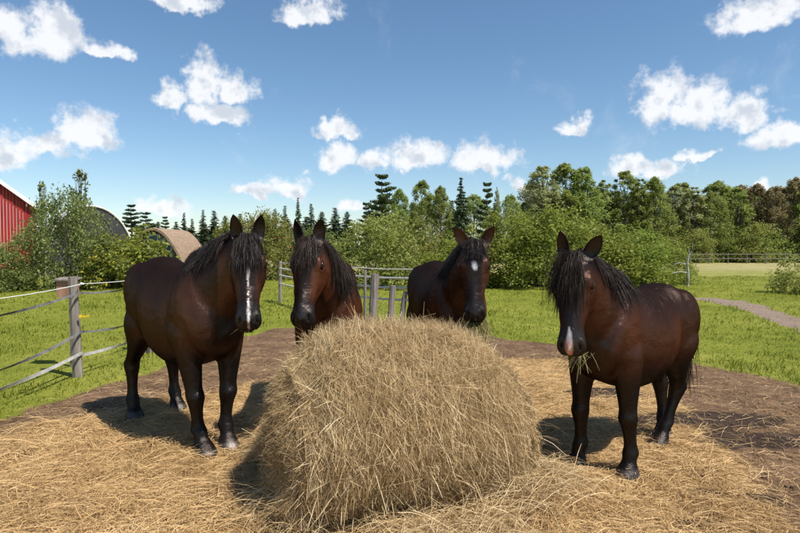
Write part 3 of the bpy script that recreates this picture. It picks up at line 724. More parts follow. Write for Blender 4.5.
    for sg in (-1, 1):
        add(ellipsoid(hp(.262, sg*.060, -.002), (a, sd, up), (.034*hs_, .013*hs_, .015*hs_)))       # brow
        add(ellipsoid(hp(.355, sg*.046, -.105), (a, sd, up), (.070*hs_, .030*hs_, .065*hs_)))       # jowl
        add(ellipsoid(hp(.50, sg*.049, -.040), (a, sd, up), (.075*hs_, .010*hs_, .012*hs_)))        # facial crest
        add(ellipsoid(hp(.915, sg*.036, -.030), (a, sd, up), (.032*hs_, .018*hs_, .030*hs_)))       # nostril wing
    add(ellipsoid(hp(.935, 0, -.098), (a, sd, up), (.036*hs_, .034*hs_, .022*hs_)))                  # chin
    add(ellipsoid(hp(.70, 0, .0), (a, sd, up), (.12*hs_, .022*hs_, .010*hs_)))                       # nasal bone
    # one skin over everything
    me0 = poly_mesh('raw', [v*s for v in V], Fs); ob = bpy.data.objects.new('raw', me0); COL.objects.link(ob)
    rm = ob.modifiers.new('r', 'REMESH'); rm.mode = 'VOXEL'; rm.voxel_size = voxel; rm.use_smooth_shade = True
    sm = ob.modifiers.new('s', 'SMOOTH'); sm.factor = .5; sm.iterations = 9
    dg = bpy.context.evaluated_depsgraph_get(); dg.update()
    me = bpy.data.meshes.new_from_object(ob.evaluated_get(dg), depsgraph=dg)
    bpy.data.objects.remove(ob); bpy.data.meshes.remove(me0)
    nv = len(me.vertices); co = np.empty(nv*3, np.float32); me.vertices.foreach_get('co', co); co = co.reshape(-1, 3).astype(float)
    nr = np.empty(nv*3, np.float32); me.vertices.foreach_get('normal', nr); nr = nr.reshape(-1, 3).astype(float)
    # fine modelling of the face in head coordinates
    rel = co/s - O
    ht_ = rel@a/HL; hy = rel@sd/hs_; hu = rel@up/hs_
    near = (ht_ > -.3) & (ht_ < 1.2) & (abs(hy) < .12) & (hu > -.25) & (hu < .1)
    disp = np.zeros(nv)
    def dent(t_, y_, u_, rt, ry, ru, amt):
        d2 = ((ht_-t_)*.4/rt)**2+((hy-y_)/ry)**2+((hu-u_)/ru)**2
        disp[:] += np.where(near, amt*np.exp(-d2), 0)
    for sg in (-1, 1):
        dent(.930, sg*.040, -.014, .017, .0085, .022, -.032*hs_)       # nostril
        dent(.885, sg*.044, -.012, .014, .010, .014, .006*hs_); dent(.930, sg*.056, -.016, .02, .006, .02, .005*hs_)
        dent(.300, sg*.078, -.026, .022, .02, .016, -.007*hs_)        # eye socket
        dent(.19, sg*.050, -.005, .026, .016, .018, -.007*hs_)        # hollow above the eye
        dent(.46, sg*.058, -.09, .08, .02, .03, .004*hs_)
        dent(.60, sg*.046, -.065, .07, .02, .020, -.007*hs_)
    for sg in (-1, 1):
        d_ = np.sqrt(((ht_-.300)*.4/.023)**2+((hu+.022)/.0165)**2); disp += np.where(near & (hy*sg > .03), .0065*hs_*np.exp(-((d_-1.15)/.28)**2), 0)
    dent(.985, 0, -.072, .05, .06, .006, -.010*hs_)                   # mouth
    dent(.90, .045, -.074, .04, .02, .006, -.007*hs_); dent(.90, -.045, -.074, .04, .02, .006, -.007*hs_)
    co = co + nr*disp[:, None]*s
    # muscle relief on the trunk
    q = co/s
    def mus(x, z, rx, rz_, amt, ysel=None):
        d2 = ((q[:, 0]-x*lx)/rx)**2+((q[:, 2]-z)/rz_)**2
        return np.where(abs(q[:, 1]) > .06, amt*np.exp(-d2), 0)
    dd = mus(.225, .76, .040, .16, -.013) + mus(-.235, .66, .05, .10, -.016) + mus(.33, .84, .03, .06, .005) + mus(.26, .60, .05, .06, .008) + mus(-.52, .66, .02, .12, -.010) + mus(-.17, .93, .05, .035, -.006) + mus(-.30, .90, .05, .06, .008) + mus(.40, .56, .03, .05, -.006)
    body_sel = ~near
    co = co + nr*(dd*body_sel)[:, None]*s
    # ears, joined to the same skin
    EVs = []; EFs = []
    for sg, (out_, fwd) in zip((1, -1), ears):
        base = hp(.035, sg*.047, -.004)
        e = unit(-a*.82 + up*(.42+fwd) + sd*sg*(.26+out_)); opening = unit(up*.8+sd*sg*(.55) - a*.0); opening = unit(opening - e*(opening@e)); side_ = np.cross(e, opening)
        ks = 12; kn = 18; EL = .126*hs_
        o0 = len(EVs)
        for i in range(ks):
            f = i/(ks-1); wdt = np.interp(f, [0, .15, .4, .6, .8, .93, 1], [.020, .027, .0315, .0295, .021, .010, .002])*hs_
            dep = np.interp(f, [0, .2, .5, .8, 1], [.020, .024, .020, .012, .002])*hs_
            cen = base + e*(EL*(f-.10)) + opening*(-.012*hs_*math.sin(f*2.6)) + sd*sg*(-.006*f*f*hs_*2)
            for j in range(kn):
                an = 2*math.pi*j/kn; cx = math.cos(an); sx = math.sin(an)
                dz = -dep*abs(sx)**.8 if sx < 0 else -dep*.70*abs(sx)**.8*(1 if f > .12 else f/.12)
                if sx >= 0 and f < .12: dz = dep*.5*sx*(1-f/.12)
                EVs.append((cen + side_*(cx*wdt) + opening*dz)*s)
        for i in range(ks-1):
            for j in range(kn):
                a_ = o0+i*kn+j; b_ = o0+i*kn+(j+1) % kn; EFs.append((a_, b_, b_+kn, a_+kn))
    # assemble
    nf = len(me.polygons); lt = np.empty(nf, np.int32); me.polygons.foreach_get('loop_total', lt)
    lv = np.empty(len(me.loops), np.int32); me.loops.foreach_get('vertex_index', lv)
    assert (lt == 4).all()
    Q = np.concatenate([lv.reshape(-1, 4), np.array(EFs, np.int32)+nv])
    allv = np.concatenate([co, np.array(EVs)])
    bpy.data.meshes.remove(me)
    # markings, plus shade painted into the nostril hollows
    n = len(allv); q = allv/s; rel = q-O; ht_ = rel@a/HL; hy = rel@sd/hs_; hu = rel@up/hs_
    is_ear = np.arange(n) >= nv
    body = np.array(coat_body); red = np.array(coat_red); blk = np.array((.0045, .0038, .0037))
    nz = fbm(q[:, 0]*6+3, q[:, 2]*6+q[:, 1]*4+9, 5+seed)
    k_red = np.exp(-(((q[:, 0]-.36*lx)/.13)**2+((q[:, 2]-.74)/.16)**2)) + .75*np.exp(-(((q[:, 0]+.05)/.30)**2+((q[:, 2]-.66)/.16)**2)) + .35*np.exp(-(((q[:, 0]+.42)/.12)**2+((q[:, 2]-.80)/.12)**2))
    headm = sstep(-.05, .1, ht_)*near_mask(ht_, hy, hu)
    k_red = np.clip(k_red*red_amt*(.55+.9*nz), 0, 1)*(1-headm)
    cheek = headm*sstep(.022, .045, abs(hy))*sstep(.05, .25, ht_)*sstep(.86, .62, ht_)
    k_red = np.clip(k_red + cheek*.75*red_amt*(.4+nz), 0, 1)
    colr = body[None]*(1-k_red[:, None]) + red[None]*k_red[:, None]
    legb = sstep(.56, .44, q[:, 2]+(nz-.5)*.08)
    legb = np.where(abs(q[:, 1]) < .05, legb*.4, legb)
    colr = colr*(1-legb[:, None]) + blk[None]*legb[:, None]
    face = headm*sstep(.035, .015, abs(hy)); colr = colr*(1-.45*face[:, None]) + np.array((.012, .008, .007))[None]*.45*face[:, None]
    muz = headm*sstep(.70, .84, ht_); colr = colr*(1-muz[:, None]) + np.array((.014, .012, .0115))[None]*muz[:, None]
    nost_shade = np.exp(-(((ht_-.930)*.4/.017)**2+((abs(hy)-.040)/.009)**2+((hu+.016)/.024)**2))*headm
    earin = is_ear.astype(float)
    colr = np.where(is_ear[:, None], np.array((.009, .007, .0065))[None] if mark != 'star' else np.array((.055, .028, .020))[None], colr)
    hoof = sstep(.058, .045, q[:, 2]); colr = colr*(1-hoof[:, None]) + np.array((.035, .030, .027))[None]*hoof[:, None]
    white = np.zeros(n); wob = (nz-.5)*.012
    dors = headm*(hu > -.045)
    if mark == 'stripe':
        wd = np.interp(ht_, [.22, .28, .40, .55, .65, .80, .92, 1.0], [0, .0058, .0048, .0008, .0006, .0040, .0065, .0040])
        wd = wd*(.55+.9*vnoise(ht_*22, hy*0, 8)); white = sstep(1.5, .6, abs(hy+wob)/np.maximum(wd, 1e-4))*dors*(wd > .0005)*(.55+.6*nz)
        wcol = np.array((.42, .38, .35))
    elif mark == 'star':
        white = sstep(1.2, .8, np.hypot((ht_-.325)*.4/.025, (hy+wob*1.2)/.0135))*dors; wcol = np.array((.42, .40, .375))
    elif mark == 'snip':
        wd = np.interp(ht_, [.74, .80, .88, .97, 1.02], [0, .007, .012, .014, .005])
        white = sstep(1.3, .7, abs(hy+wob+.004)/np.maximum(wd, 1e-4))*dors*(wd > .0005)
        pk = sstep(.84, .93, ht_)*sstep(.45, .6, fbm(ht_*30, hy*120+5, 4)*.6+.35)
        wcol = (np.array((.36, .32, .30))[None]*(1-pk[:, None]) + np.array((.34, .18, .145))[None]*pk[:, None])
    else: wcol = np.array((.1, .1, .1))
    white = white*np.clip(.45+1.1*fbm(hy*160+40, ht_*45+3, 19), 0, 1)
    colr = colr*(1-white[:, None]) + wcol*white[:, None]
    colr = colr*(1-nost_shade[:, None]*.97)  # nostril openings: the dark of the hollow is put into the coat colour
    if mark == 'stripe':
        hc = hooves[0]; hf = np.exp(-(((q[:, 0]-hc[0]-.04)/.05)**2+((q[:, 1]-hc[1]+.0)/.03)**2+((q[:, 2]-.03)/.035)**2)); colr += hf[:, None]*np.array((.05, .043, .04))
    me = quads_mesh('horse', allv, Q, dict(coat=colr))
    ho = link('horse', me, M['coat'], None, True); ho.location = loc; ho.rotation_euler = (0, 0, yaw)
    tag(ho, label, 'horse', 'horses around the hay bale')
    # eyes
    for sg in (-1, 1):
        VF = ellipsoid(np.zeros(3), (a, sd, up), (.0200*hs_*s, .0110*hs_*s, .0150*hs_*s), 16, 10)
        c_ = hp(.300, sg*.0705, -.022)*s
        me_ = poly_mesh('eye', [v+c_ for v in VF[0]], VF[1]); link('eye', me_, M['eye'], ho, True)
    # hair
    bvh = BVHTree.FromPolygons([tuple(v) for v in allv[:nv]], [tuple(f) for f in Q[:nf]])
    r = np.random.default_rng(seed)
    roots, dirs, lens = [], [], []
    for k in range(150):
        f = r.random(); i = 4+f*21.5; i0 = int(i); fr = i-i0; cpt = crest[i0]*(1-fr)+crest[min(i0+1, 29)]*fr
        sgn = mane_side if r.random() > mane_both else -mane_side
        roots.append((cpt-neckU[i0]*.012+neckS[i0]*r.normal(0, .006))*s)
        dirs.append(neckS[i0]*sgn*(.8+.3*r.random()) + neckU[i0]*.18)
        lens.append(mane_len*s*(.55+.6*r.random())*(.65+.5*math.sin(min(1, f*1.2)*2.6)))
    G = hair_guides(bvh, roots, dirs, lens, 10, .85, off=.008, seed=seed, jit=.06)
    hair_mesh('mane', G, 28, .013, .015, .0010, ho, M[hair], seed)
    roots, dirs, lens = [], [], []
    fl, fside = forelock[:2]; fsh = forelock[2] if len(forelock) > 2 else 0
    for k in range(100):
        yy = r.normal(fsh, .020); tpos = r.uniform(-.03, .08)
        roots.append(hp(tpos, yy, .012)*s); dirs.append(up*.18 + a*.7 + sd*((yy-fsh)*9+fside+r.normal(0, .14))); lens.append(fl*s*hs_*(.5+.6*r.random()))
    G = hair_guides(bvh, roots, dirs, lens, 9, .55, off=.007, seed=seed+5, jit=.05)
    hair_mesh('forelock', G, 28, .010, .012, .0009, ho, M[hair], seed+3)
    roots, dirs, lens = [], [], []
    for k in range(60):
        roots.append(np.array([-.575*lx+.0, r.normal(0, .018), .885+croup-r.random()*.04])*s); dirs.append(np.array([-.5, r.normal(0, .15), -.4])); lens.append(.62*s*(.7+.4*r.random()))
    G = hair_guides(bvh, roots, dirs, lens, 9, .5, off=.012, seed=seed+9)
    hair_mesh('tail', G, 11, .014, .03, .0026, ho, M[hair], seed+7)
    return ho, dict(hp=lambda t_, y_, u_: Vector(loc) + rz @ Vector(hp(t_, y_, u_)*s), loc=loc, rz=rz)
def near_mask(ht_, hy, hu): return ((ht_ > -.08) & (ht_ < 1.2) & (abs(hy) < .13) & (hu > -.24) & (hu < .12)).astype(float)

def place(front, rear, s, lx, yaw):
    """ground point under the girth from the middles of the front and hind feet"""
    fm = np.mean(front, 0); rm_ = np.mean(rear, 0); mid = (fm+rm_)/2
    lm = (.382-.430)/2*lx*s
    return (mid[0]-lm*math.cos(yaw), mid[1]-lm*math.sin(yaw), 0)

HFEET = {
 1: dict(fl=gp(229, 451), fr=gp(206, 459), hl=gp(178, 411), hr=gp(135, 419)),
 4: dict(fl=gp(627, 478), fr=gp(575, 467), hl=gp(657, 448), hr=gp(663, 439)),
}
def feet_of(d): return (d['fl'], d['fr'], d['hl'], d['hr'])
def head_on(front_mid, yaw, s, lx, stance=.81, spread=.15):
    fx, fy = front_mid; c_, s_ = math.cos(yaw), math.sin(yaw); l = (-s_, c_)
    f = lambda b, sg, e=0: (fx - c_*b + l[0]*sg*spread*s*.8 - c_*e, fy - s_*b + l[1]*sg*spread*s*.8 - s_*e)
    return (f(0, 1), f(0, -1, .06), f(stance*s*lx, 1), f(stance*s*lx, -1, .1))
y1 = math.atan2(-1.14, .97); f1 = feet_of(HFEET[1]); s1, l1 = 1.60, 1.07
H1, I1 = horse('dark brown horse with a narrow white blaze standing beside the fence', place(f1[:2], f1[2:], s1, l1, y1), y1, s1, f1, (.645, .075, 1.10), R(-26), R(68), lx=l1, hscale=1.10,
      mark='stripe', seed=1, mane_side=-1, mane_len=.175, forelock=(.19, 0), coat_body=(.0088, .0043, .0032), coat_red=(.047, .0178, .0084), hair='hair_black', ears=((-.02, 0), (-.02, 0)))
y2 = R(-84); s2, l2 = 1.58, 1.0; f2 = head_on((-.66, 5.22), y2, s2, l2)
H2, I2 = horse('dark bay horse with no face marking looking over the hay bale', place(f2[:2], f2[2:], s2, l2, y2), y2, s2, f2, (.68, -.085, 1.10), R(-12), R(66), hroll=R(3), lx=l2, hscale=1.12,
      mark='none', voxel=.015, seed=2, mane_side=1, mane_len=.36, forelock=(.17, .0), coat_body=(.0105, .0048, .0032), coat_red=(.066, .0210, .0090), hair='hair_brown', mane_both=.1, red_amt=1.2, ears=((0, 0), (0, 0)))
y3 = R(-81); s3, l3 = 1.54, 1.0; f3 = head_on((.58, 5.45), y3, s3, l3)
H3, I3 = horse('dark brown horse with a white star and ears turned out, eating', place(f3[:2], f3[2:], s3, l3, y3), y3, s3, f3, (.68, .0, 1.12), R(-15), R(72), lx=l3, hscale=1.10,
      mark='star', voxel=.0145, seed=3, mane_side=-1, mane_len=.22, forelock=(.115, 0), coat_body=(.0080, .0039, .0029), coat_red=(.050, .0182, .0090), hair='hair_black', red_amt=.9, ears=((.38, .0), (.45, .0)))
y4 = math.atan2(-.66, -.74); f4 = feet_of(HFEET[4]); s4, l4 = 1.47, .94
H4, I4 = horse('stocky dark brown horse with a pink and white snip and long forelock', place(f4[:2], f4[2:], s4, l4, y4), y4, s4, f4, (.62, .03, 1.11), R(24), R(72), lx=l4, hscale=1.14, wide=.97,
      mark='snip', seed=4, mane_side=1, mane_len=.26, forelock=(.26, -.16, -.012), coat_body=(.0074, .0036, .0028), coat_red=(.039, .0124, .0060), hair='hair_brown', croup=-.055, mane_both=.5, ears=((.42, -.12), (-.05, 0)))

# hay hanging from the mouths
def wisp(name, label, c, n, L, spread, seed, down=.8, side=0):
    r = np.random.default_rng(seed); K = 5; v = np.linspace(0, 1, K); c = np.array(c)
    base = c + r.normal(0, 1, (n, 3))*np.array([.035, .02, .012])
    D = unit(np.stack([r.normal(side, spread, n), r.normal(-.35, spread*.5, n), -down+r.normal(0, .35, n)], 1)); LL = L*(.35+.8*r.random(n))
    P = base[:, None]+D[:, None]*(LL[:, None]*v[None])[..., None]; P[..., 2] -= .35*LL[:, None]*v[None]**2
    W = (.0011+.0012*r.random(n))[:, None]*np.array([1, 1, 1, .9, .5])[None]
    S = unit(np.cross(D, r.normal(0, 1, D.shape))); V, Q, rn, _ = ribbons(P-c, W, S)
    o = link(name, quads_mesh(name, V, Q, dict(rnd=rn)), M['greenhay']); o.location = tuple(c); tag(o, label, 'hay', 'hay held in horses mouths')
wisp('hay_wisp', 'few thin straws poking from the mouth of the blazed horse', I1['hp'](.97, .02, -.075), 14, .13, .9, 1, .10, -.7)
wisp('hay_wisp', 'thick bunch of hay hanging from the starred horse mouth', I3['hp'](.96, .0, -.080), 520, .20, .55, 2, .85)
wisp('hay_wisp', 'green hay wisp in the mouth of the horse with a snip', I4['hp'](.96, .02, -.085), 60, .13, .8, 3, .55, -.55)

# ------------------------------------------------------------------ fences
def noisy_post(x, y, h, r0, name, label, group, tilt=(0, 0), mat='wood', seed=1, parent=None, square=False, lean=None):
    z0 = float(gz(x, y)); k = 7
    pts = [(tilt[0]*h*f, tilt[1]*h*f, -.15+(h+.15)*f) for f in np.linspace(0, 1, k)]
    o = MB().tube(pts, [r0*(1.05-.12*f) for f in np.linspace(0, 1, k)], n=9, jitter=.16, seed=seed).build(name, M[mat], parent)
    if parent is None:
        o.location = (x, y, z0)
        if label: tag(o, label, 'fence post', group)
    return o
M['tape_grey'] = mat_noise('grey_fence_tape', [(.3, (.055, .055, .055)), (.7, (.16, .155, .15))], 12, .6, .25)
M['tape_pale'] = mat_noise('pale_fence_tape', [(.3, (.22, .21, .20)), (.7, (.38, .37, .34))], 12, .6, .25)
M['rope'] = mat_noise('white_fence_rope', [(.3, (.60, .60, .58)), (.7, (.80, .80, .78))], 60, .6, .25)
M['yellow'] = mat_noise('yellow_plastic', [(.3, (.75, .48, .01)), (.7, (.85, .58, .02))], 10, .4, .4)
M['white_plastic'] = mat_noise('white_plastic', [(.3, (.65, .65, .63)), (.7, (.8, .8, .78))], 10, .4, .4)
M['box_wood'] = mat_noise('red_cedar', [(.3, (.22, .115, .075)), (.7, (.42, .25, .17))], 12, .8, .15, .002, (1, 1, .15))
PA = (-4.25, 4.0); PB = gp(78, 378); PC = gp(149, 353); PD = (-3.72, 18.0)
def tape(root, A, B, za, zb, sag, hw, mat, name='fence_tape', twist=0):
    k = 22; f = np.linspace(0, 1, k)
    x = A[0]+(B[0]-A[0])*f; y = A[1]+(B[1]-A[1])*f; z = za+(zb-za)*f - sag*4*f*(1-f)
    P = np.stack([x, y, z], 1)
    if hw < .008: vf = tube_vf(P, [hw]*k, n=6)
    else:
        V = []; Fs = []; d = unit(np.array([B[0]-A[0], B[1]-A[1], 0])); nrm = np.array([-d[1], d[0], 0])*.0022
        for i, p_ in enumerate(P):
            a_ = twist*math.sin(f[i]*9); w_ = np.array([0, 0, math.cos(a_)])*hw + np.array([-d[1], d[0], 0])*math.sin(a_)*hw
            V += [p_-w_-nrm, p_+w_-nrm, p_+w_+nrm, p_-w_+nrm]
        for i in range(k-1):
            for j in range(4): a0 = i*4+j; b0 = i*4+(j+1) % 4; Fs.append((a0, b0, b0+4, a0+4))
        Fs += [(0, 1, 2, 3), (4*k-1, 4*k-2, 4*k-3, 4*k-4)]; vf = (V, Fs)
    off = np.array(root.location); vf = ([np.asarray(v)-off for v in vf[0]], vf[1])
    return MB().add(vf).build(name, mat, root)
tf = empty('tape_fence', (PB[0], PB[1], 0)); tag(tf, 'electric tape fence with weathered wooden posts and sagging bands beside the blazed horse', 'fence')
for i, (pt, h, r0, tl) in enumerate(((PA, 1.32, .068, (0, 0)), (PB, 1.30, .060, (-.035, 0)), (PC, 1.2, .062, (.02, 0)), ((-3.95, 13.8), 1.25, .06, (0, 0)))):
    o = noisy_post(0, 0, h, r0, 'post', None, None, tl, seed=30+i, parent=tf); o.location = (pt[0]-PB[0], pt[1]-PB[1], float(gz(*pt)))
def lin(A, B): return A, B
e = .066
for (A, B, dz) in ((PA, PB, 0), (PB, PC, 0), (PC, (-3.95, 13.8), 0)):
    s_ = .10 if A == PA else .03
    A2 = (A[0]+e, A[1]); B2 = (B[0]+e, B[1])
    tape(tf, A2, B2, 1.22, 1.215, s_*.6, .005, M['rope'], 'fence_rope')
    tape(tf, A2, B2, 1.10, 1.12, s_*1.3, .014, M['tape_grey'], twist=.7)
    tape(tf, A2, B2, .60, .61, s_*1.9, .015, M['tape_grey'], twist=.8)
    tape(tf, A2, B2, .30, .33, s_*1.0, .019, M['tape_pale'], twist=.5)
mb = MB(); x0 = e-.005; mb.box(x0, x0+.12, -.062, -.048, .797, .811); mb.box(x0, x0+.025, -.066, -.044, .785, .825); mb.box(x0+.105, x0+.12, -.063, -.047, .8112, .825)
mb.build('insulator', M['yellow'], tf)
MB().tube([(e-.01, -.03, 1.20), (e+.02, -.04, 1.225), (e+.05, -.03, 1.22)], [.012, .016, .01], 8).build('insulator', M['white_plastic'], tf)
# cedar box hung on the far side of the post
bx = empty('fence_box', (PB[0]-.12, PB[1]+.55, .0)); c0 = at(68, 297, PB[1]+.55); c1 = at(62, 281, PB[1]+.55); c2 = at(76, 281, PB[1]+.55)
bx.location = (c0.x, PB[1]+.55, 0)
hwb = (c2.x-c1.x)/2+.02
tag(bx, 'small reddish wooden box with a sloped lid on the fence post', 'box')
mb = MB().box(-hwb, hwb, -.07, .07, c0.z, c1.z); mb.build('case', M['box_wood'], bx)
V_ = [(-hwb-.03, -.10, c1.z+.004), (hwb+.03, -.10, c1.z+.004), (hwb+.03, .10, c1.z+.03), (-hwb-.03, .10, c1.z+.03), (-hwb-.03, -.10, c1.z+.024), (hwb+.03, -.10, c1.z+.024), (hwb+.03, .10, c1.z+.05), (-hwb-.03, .10, c1.z+.05)]
MB().add((V_, box_vf(0,1,0,1,0,1)[1])).build('lid', M['wood'], bx)
MB().box(-.03, .03, .071, .10, -.1, c1.z-.02).build('stake', M['wood'], bx)

# pale rail fence behind the second and third horse
RF = [(-3.72, 18.0), (-2.4, 15.6), (-1.25, 13.5), (.45, 12.2), (2.2, 11.9)]
rf = empty('rail_fence', (RF[0][0], RF[0][1], 0)); tag(rf, 'pale rail fence running behind the two middle horses', 'fence')
for i, pt in enumerate(RF[:4]):
    o = noisy_post(0, 0, 1.28, .055, 'post', None, None, (0, 0), seed=50+i, parent=rf); o.location = (pt[0]-RF[0][0], pt[1]-RF[0][1], 0)
for A, B in zip(RF[:3], RF[1:4]):
    for z_, r_ in ((1.24, .012), (1.05, .026), (.84, .026), (.58, .024)):
        a_ = np.array([A[0]-RF[0][0], A[1]-RF[0][1]-.07, z_]); b_ = np.array([B[0]-RF[0][0], B[1]-RF[0][1]-.07, z_-.01])
        mid = (a_+b_)/2 - np.array([0, 0, .02])
        MB().tube([a_, mid, b_], [r_]*3, 8).build('rail', M['rail'], rf)
# lone posts by the gap
def apost(px, ytop, Y, hw, tilt, label, seed):
    c = at(px, ytop, Y); noisy_post(c.x-tilt*c.z, Y, c.z, hw, 'fence_post', label, 'old posts behind the hay bale', (tilt, 0), seed=seed)
apost(375, 274, 10.6, .080, .06, 'thick weathered fence post beside the neck of the bay horse', 61)
apost(393, 286, 11.6, .066, .09, 'short grey fence post just behind the hay bale top', 62)
apost(405.5, 291, 12.4, .055, .16, 'leaning short pale post between two grey posts', 63)
apost(413.5, 290, 11.4, .052, .07, 'thin grey post beside the rump of the starred horse', 64)
apost(365, 269, 12.0, .030, .0, 'slender tall stake behind the thick weathered post', 65)
c = at(688, 250, 25.0)
sn = MB().tube([(0, 0, -.2), (.03, 0, .5), (-.02, 0, 1.0), (.04, 0, 1.5), (.01, 0, c.z+.1)], [.055, .05, .045, .035, .015], 7, jitter=.2, seed=4)
sn.tube([(0, 0, .95), (-.3, .05, 1.05), (-.55, .05, .98)], [.03, .022, .012], 5); sn.tube([(.02, 0, 1.3), (.2, 0, 1.6), (.22, .05, 1.9)], [.02, .014, .006], 5)
sn.tube([(0, 0, .6), (-.3, -.05, .66), (-.7, -.05, .6)], [.03, .025, .02], 5)
o = sn.build('dead_snag', M['birch'], None); o.location = (c.x, 25.0, 0); tag(o, 'thin pale dead snag with broken branches at the end of the shrubs', 'dead tree')
# far fence across the field
FY = 62.0
ff = empty('field_fence', (at(745, 260, FY).x, FY, 0)); tag(ff, 'long pale fence across the far edge of the field', 'fence')
for i, px in enumerate(range(690, 900, 19)):
    o = noisy_post(0, 0, 1.15, .06, 'post', None, None, seed=80+i, parent=ff); o.location = (at(px, 260, FY).x-ff.location.x, 0, 0)
for z_ in (1.02, .55):
    MB().box(at(688, 260, FY).x-ff.location.x, at(900, 260, FY).x-ff.location.x, -.14, -.10, z_-.035, z_+.035).build('rail', M['wood'], ff)

# ------------------------------------------------------------------ buildings
M['red'] = mat_noise('red_barn_boards', [(.3, (.20, .012, .012)), (.7, (.33, .022, .02))], 6, .65, .25, .002, (1, 1, .1))
M['white_paint'] = mat_noise('white_trim', [(.3, (.62, .61, .58)), (.7, (.78, .77, .75))], 5, .6, .25)
M['tin'] = mat_noise('grey_roof_tin', [(.3, (.30, .30, .30)), (.7, (.45, .45, .45))], 3, .45, .4)
M['tarp'] = mat_noise('dark_tarpaulin', [(.3, (.028, .027, .029)), (.7, (.060, .057, .058))], 1.2, .55, .3, .02)
M['hoop'] = mat_noise('pale_hoop', [(.3, (.50, .49, .46)), (.7, (.66, .65, .62))], 3, .5, .3)
M['tan'] = mat_noise('tan_shingle', [(.3, (.20, .135, .09)), (.7, (.33, .24, .17))], 7, .85, .15, .006)
m, t, out = new_mat('window_glass'); p = principled(t, out, .06, .7); tcn = N(t, 'ShaderNodeTexCoord'); n_ = noise(t, tcn.outputs['Object'], 2, 2)
t.links.new(ramp(t, n_.outputs['Fac'], [(.3, (.05, .10, .12)), (.7, (.12, .22, .25))]), p.inputs['Base Color']); M['glass'] = m
BY = 44.0
cnr = at(35.5, 207, BY); slope = (at(0, 179, BY).z-cnr.z)/(cnr.x-at(0, 179, BY).x)
hwid = 5.2; pk = cnr.z+slope*hwid
bn = empty('red_barn', (cnr.x-hwid*math.cos(R(35)), BY-hwid*math.sin(R(35)), 0), R(35)); tag(bn, 'red board barn with white roof trim behind the leafy apple bush', 'barn')
mb = MB(); nb = 52
for i in range(nb):          # upright boards, each proud or back a little
    xa = -hwid+2*hwid*i/nb; xb = -hwid+2*hwid*(i+1)/nb-.02; pr = .018*((i*7) % 3)
    za = pk-slope*abs(xa)-.02; zb = pk-slope*abs(xb)-.02
    mb.add(([(xa, -pr, 0), (xb, -pr, 0), (xb, -pr, zb), (xa, -pr, za), (xa, .12, 0), (xb, .12, 0), (xb, .12, zb), (xa, .12, za)], [(0,1,2,3),(4,7,6,5),(0,4,5,1),(1,5,6,2),(2,6,7,3),(3,7,4,0)]))
mb.box(hwid-.16, hwid-.02, .13, 14, 0, cnr.z-.05); mb.box(-hwid+.02, -hwid+.16, .13, 14, 0, cnr.z-.05)
mb.build('wall', M['red'], bn)
for sg in (-1, 1):
    V_ = [(0, -.35, pk), (sg*(hwid+.35), -.35, pk-slope*(hwid+.35)), (sg*(hwid+.35), 14, pk-slope*(hwid+.35)), (0, 14, pk)]
    V_ = V_+[(x_, y_, z_+.10) for x_, y_, z_ in V_]; MB().add((V_, box_vf(0,1,0,1,0,1)[1])).build('roof', M['tin'], bn)
    V_ = [(0, -.42, pk-.16), (sg*(hwid+.36), -.42, pk-slope*(hwid+.36)-.16), (sg*(hwid+.36), -.36, pk-slope*(hwid+.36)-.16), (0, -.36, pk-.16)]
    V_ = V_+[(x_, y_, z_+.34) for x_, y_, z_ in V_]; MB().add((V_, box_vf(0,1,0,1,0,1)[1])).build('roof_trim', M['white_paint'], bn)
d0 = hwid+(at(8, 204, BY).x-cnr.x)*1.1; dz = at(8, 202, BY).z
MB().box(d0-3.6, d0, -.10, -.05, dz-.35, dz).build('door_header', M['white_paint'], bn)
MB().box(d0-3.4, d0-.2, -.075, -.045, 0, dz-.36).build('door', M['red'], bn)

# dark hoop building
QY = 36.0
pkz = at(96, 207, QY).z; qx = at(91, 207, QY).x; rx_ = at(131.5, 240, QY).x-qx
hb = empty('hoop_building', (qx, QY, 0), R(36)); tag(hb, 'dark tarpaulin hoop building with pale arched rim behind the bush', 'shed')
TH = np.linspace(0, math.pi, 25)
def arch(rx, rz): return [(rx*math.cos(a_), rz*math.sin(a_)**.85) for a_ in TH]
A_ = arch(rx_, pkz); V_ = [(x_, 0, z_) for x_, z_ in A_]+[(x_, .06, z_) for x_, z_ in A_]
nA_ = len(A_); Fs_ = [tuple(range(nA_))[::-1], tuple(range(nA_, 2*nA_))]+[(i, i+1, i+1+nA_, i+nA_) for i in range(nA_-1)]
MB().add((V_, Fs_)).build('end_panel', M['tarp'], hb)
V_ = []; Fs_ = []
for yy in (.061, 4, 8, 12):
    V_ += [(x_, yy, z_) for x_, z_ in arch(rx_+.02, pkz+.02)]
for k in range(3):
    for i in range(nA_-1): a0 = k*nA_+i; Fs_.append((a0, a0+1, a0+1+nA_, a0+nA_))
MB().add((V_, Fs_)).build('cover', M['tarp'], hb)
for yy in (-.03, 4, 8):
    MB().tube([(x_, yy, z_) for x_, z_ in arch(rx_+.06, pkz+.06)], [.055]*nA_, 7).build('hoop', M['hoop'], hb)
MB().tube([(x_, -.04, z_) for x_, z_ in arch(rx_*.62, pkz*.93)], [.022]*nA_, 6).build('seam', M['tape_grey'], hb)

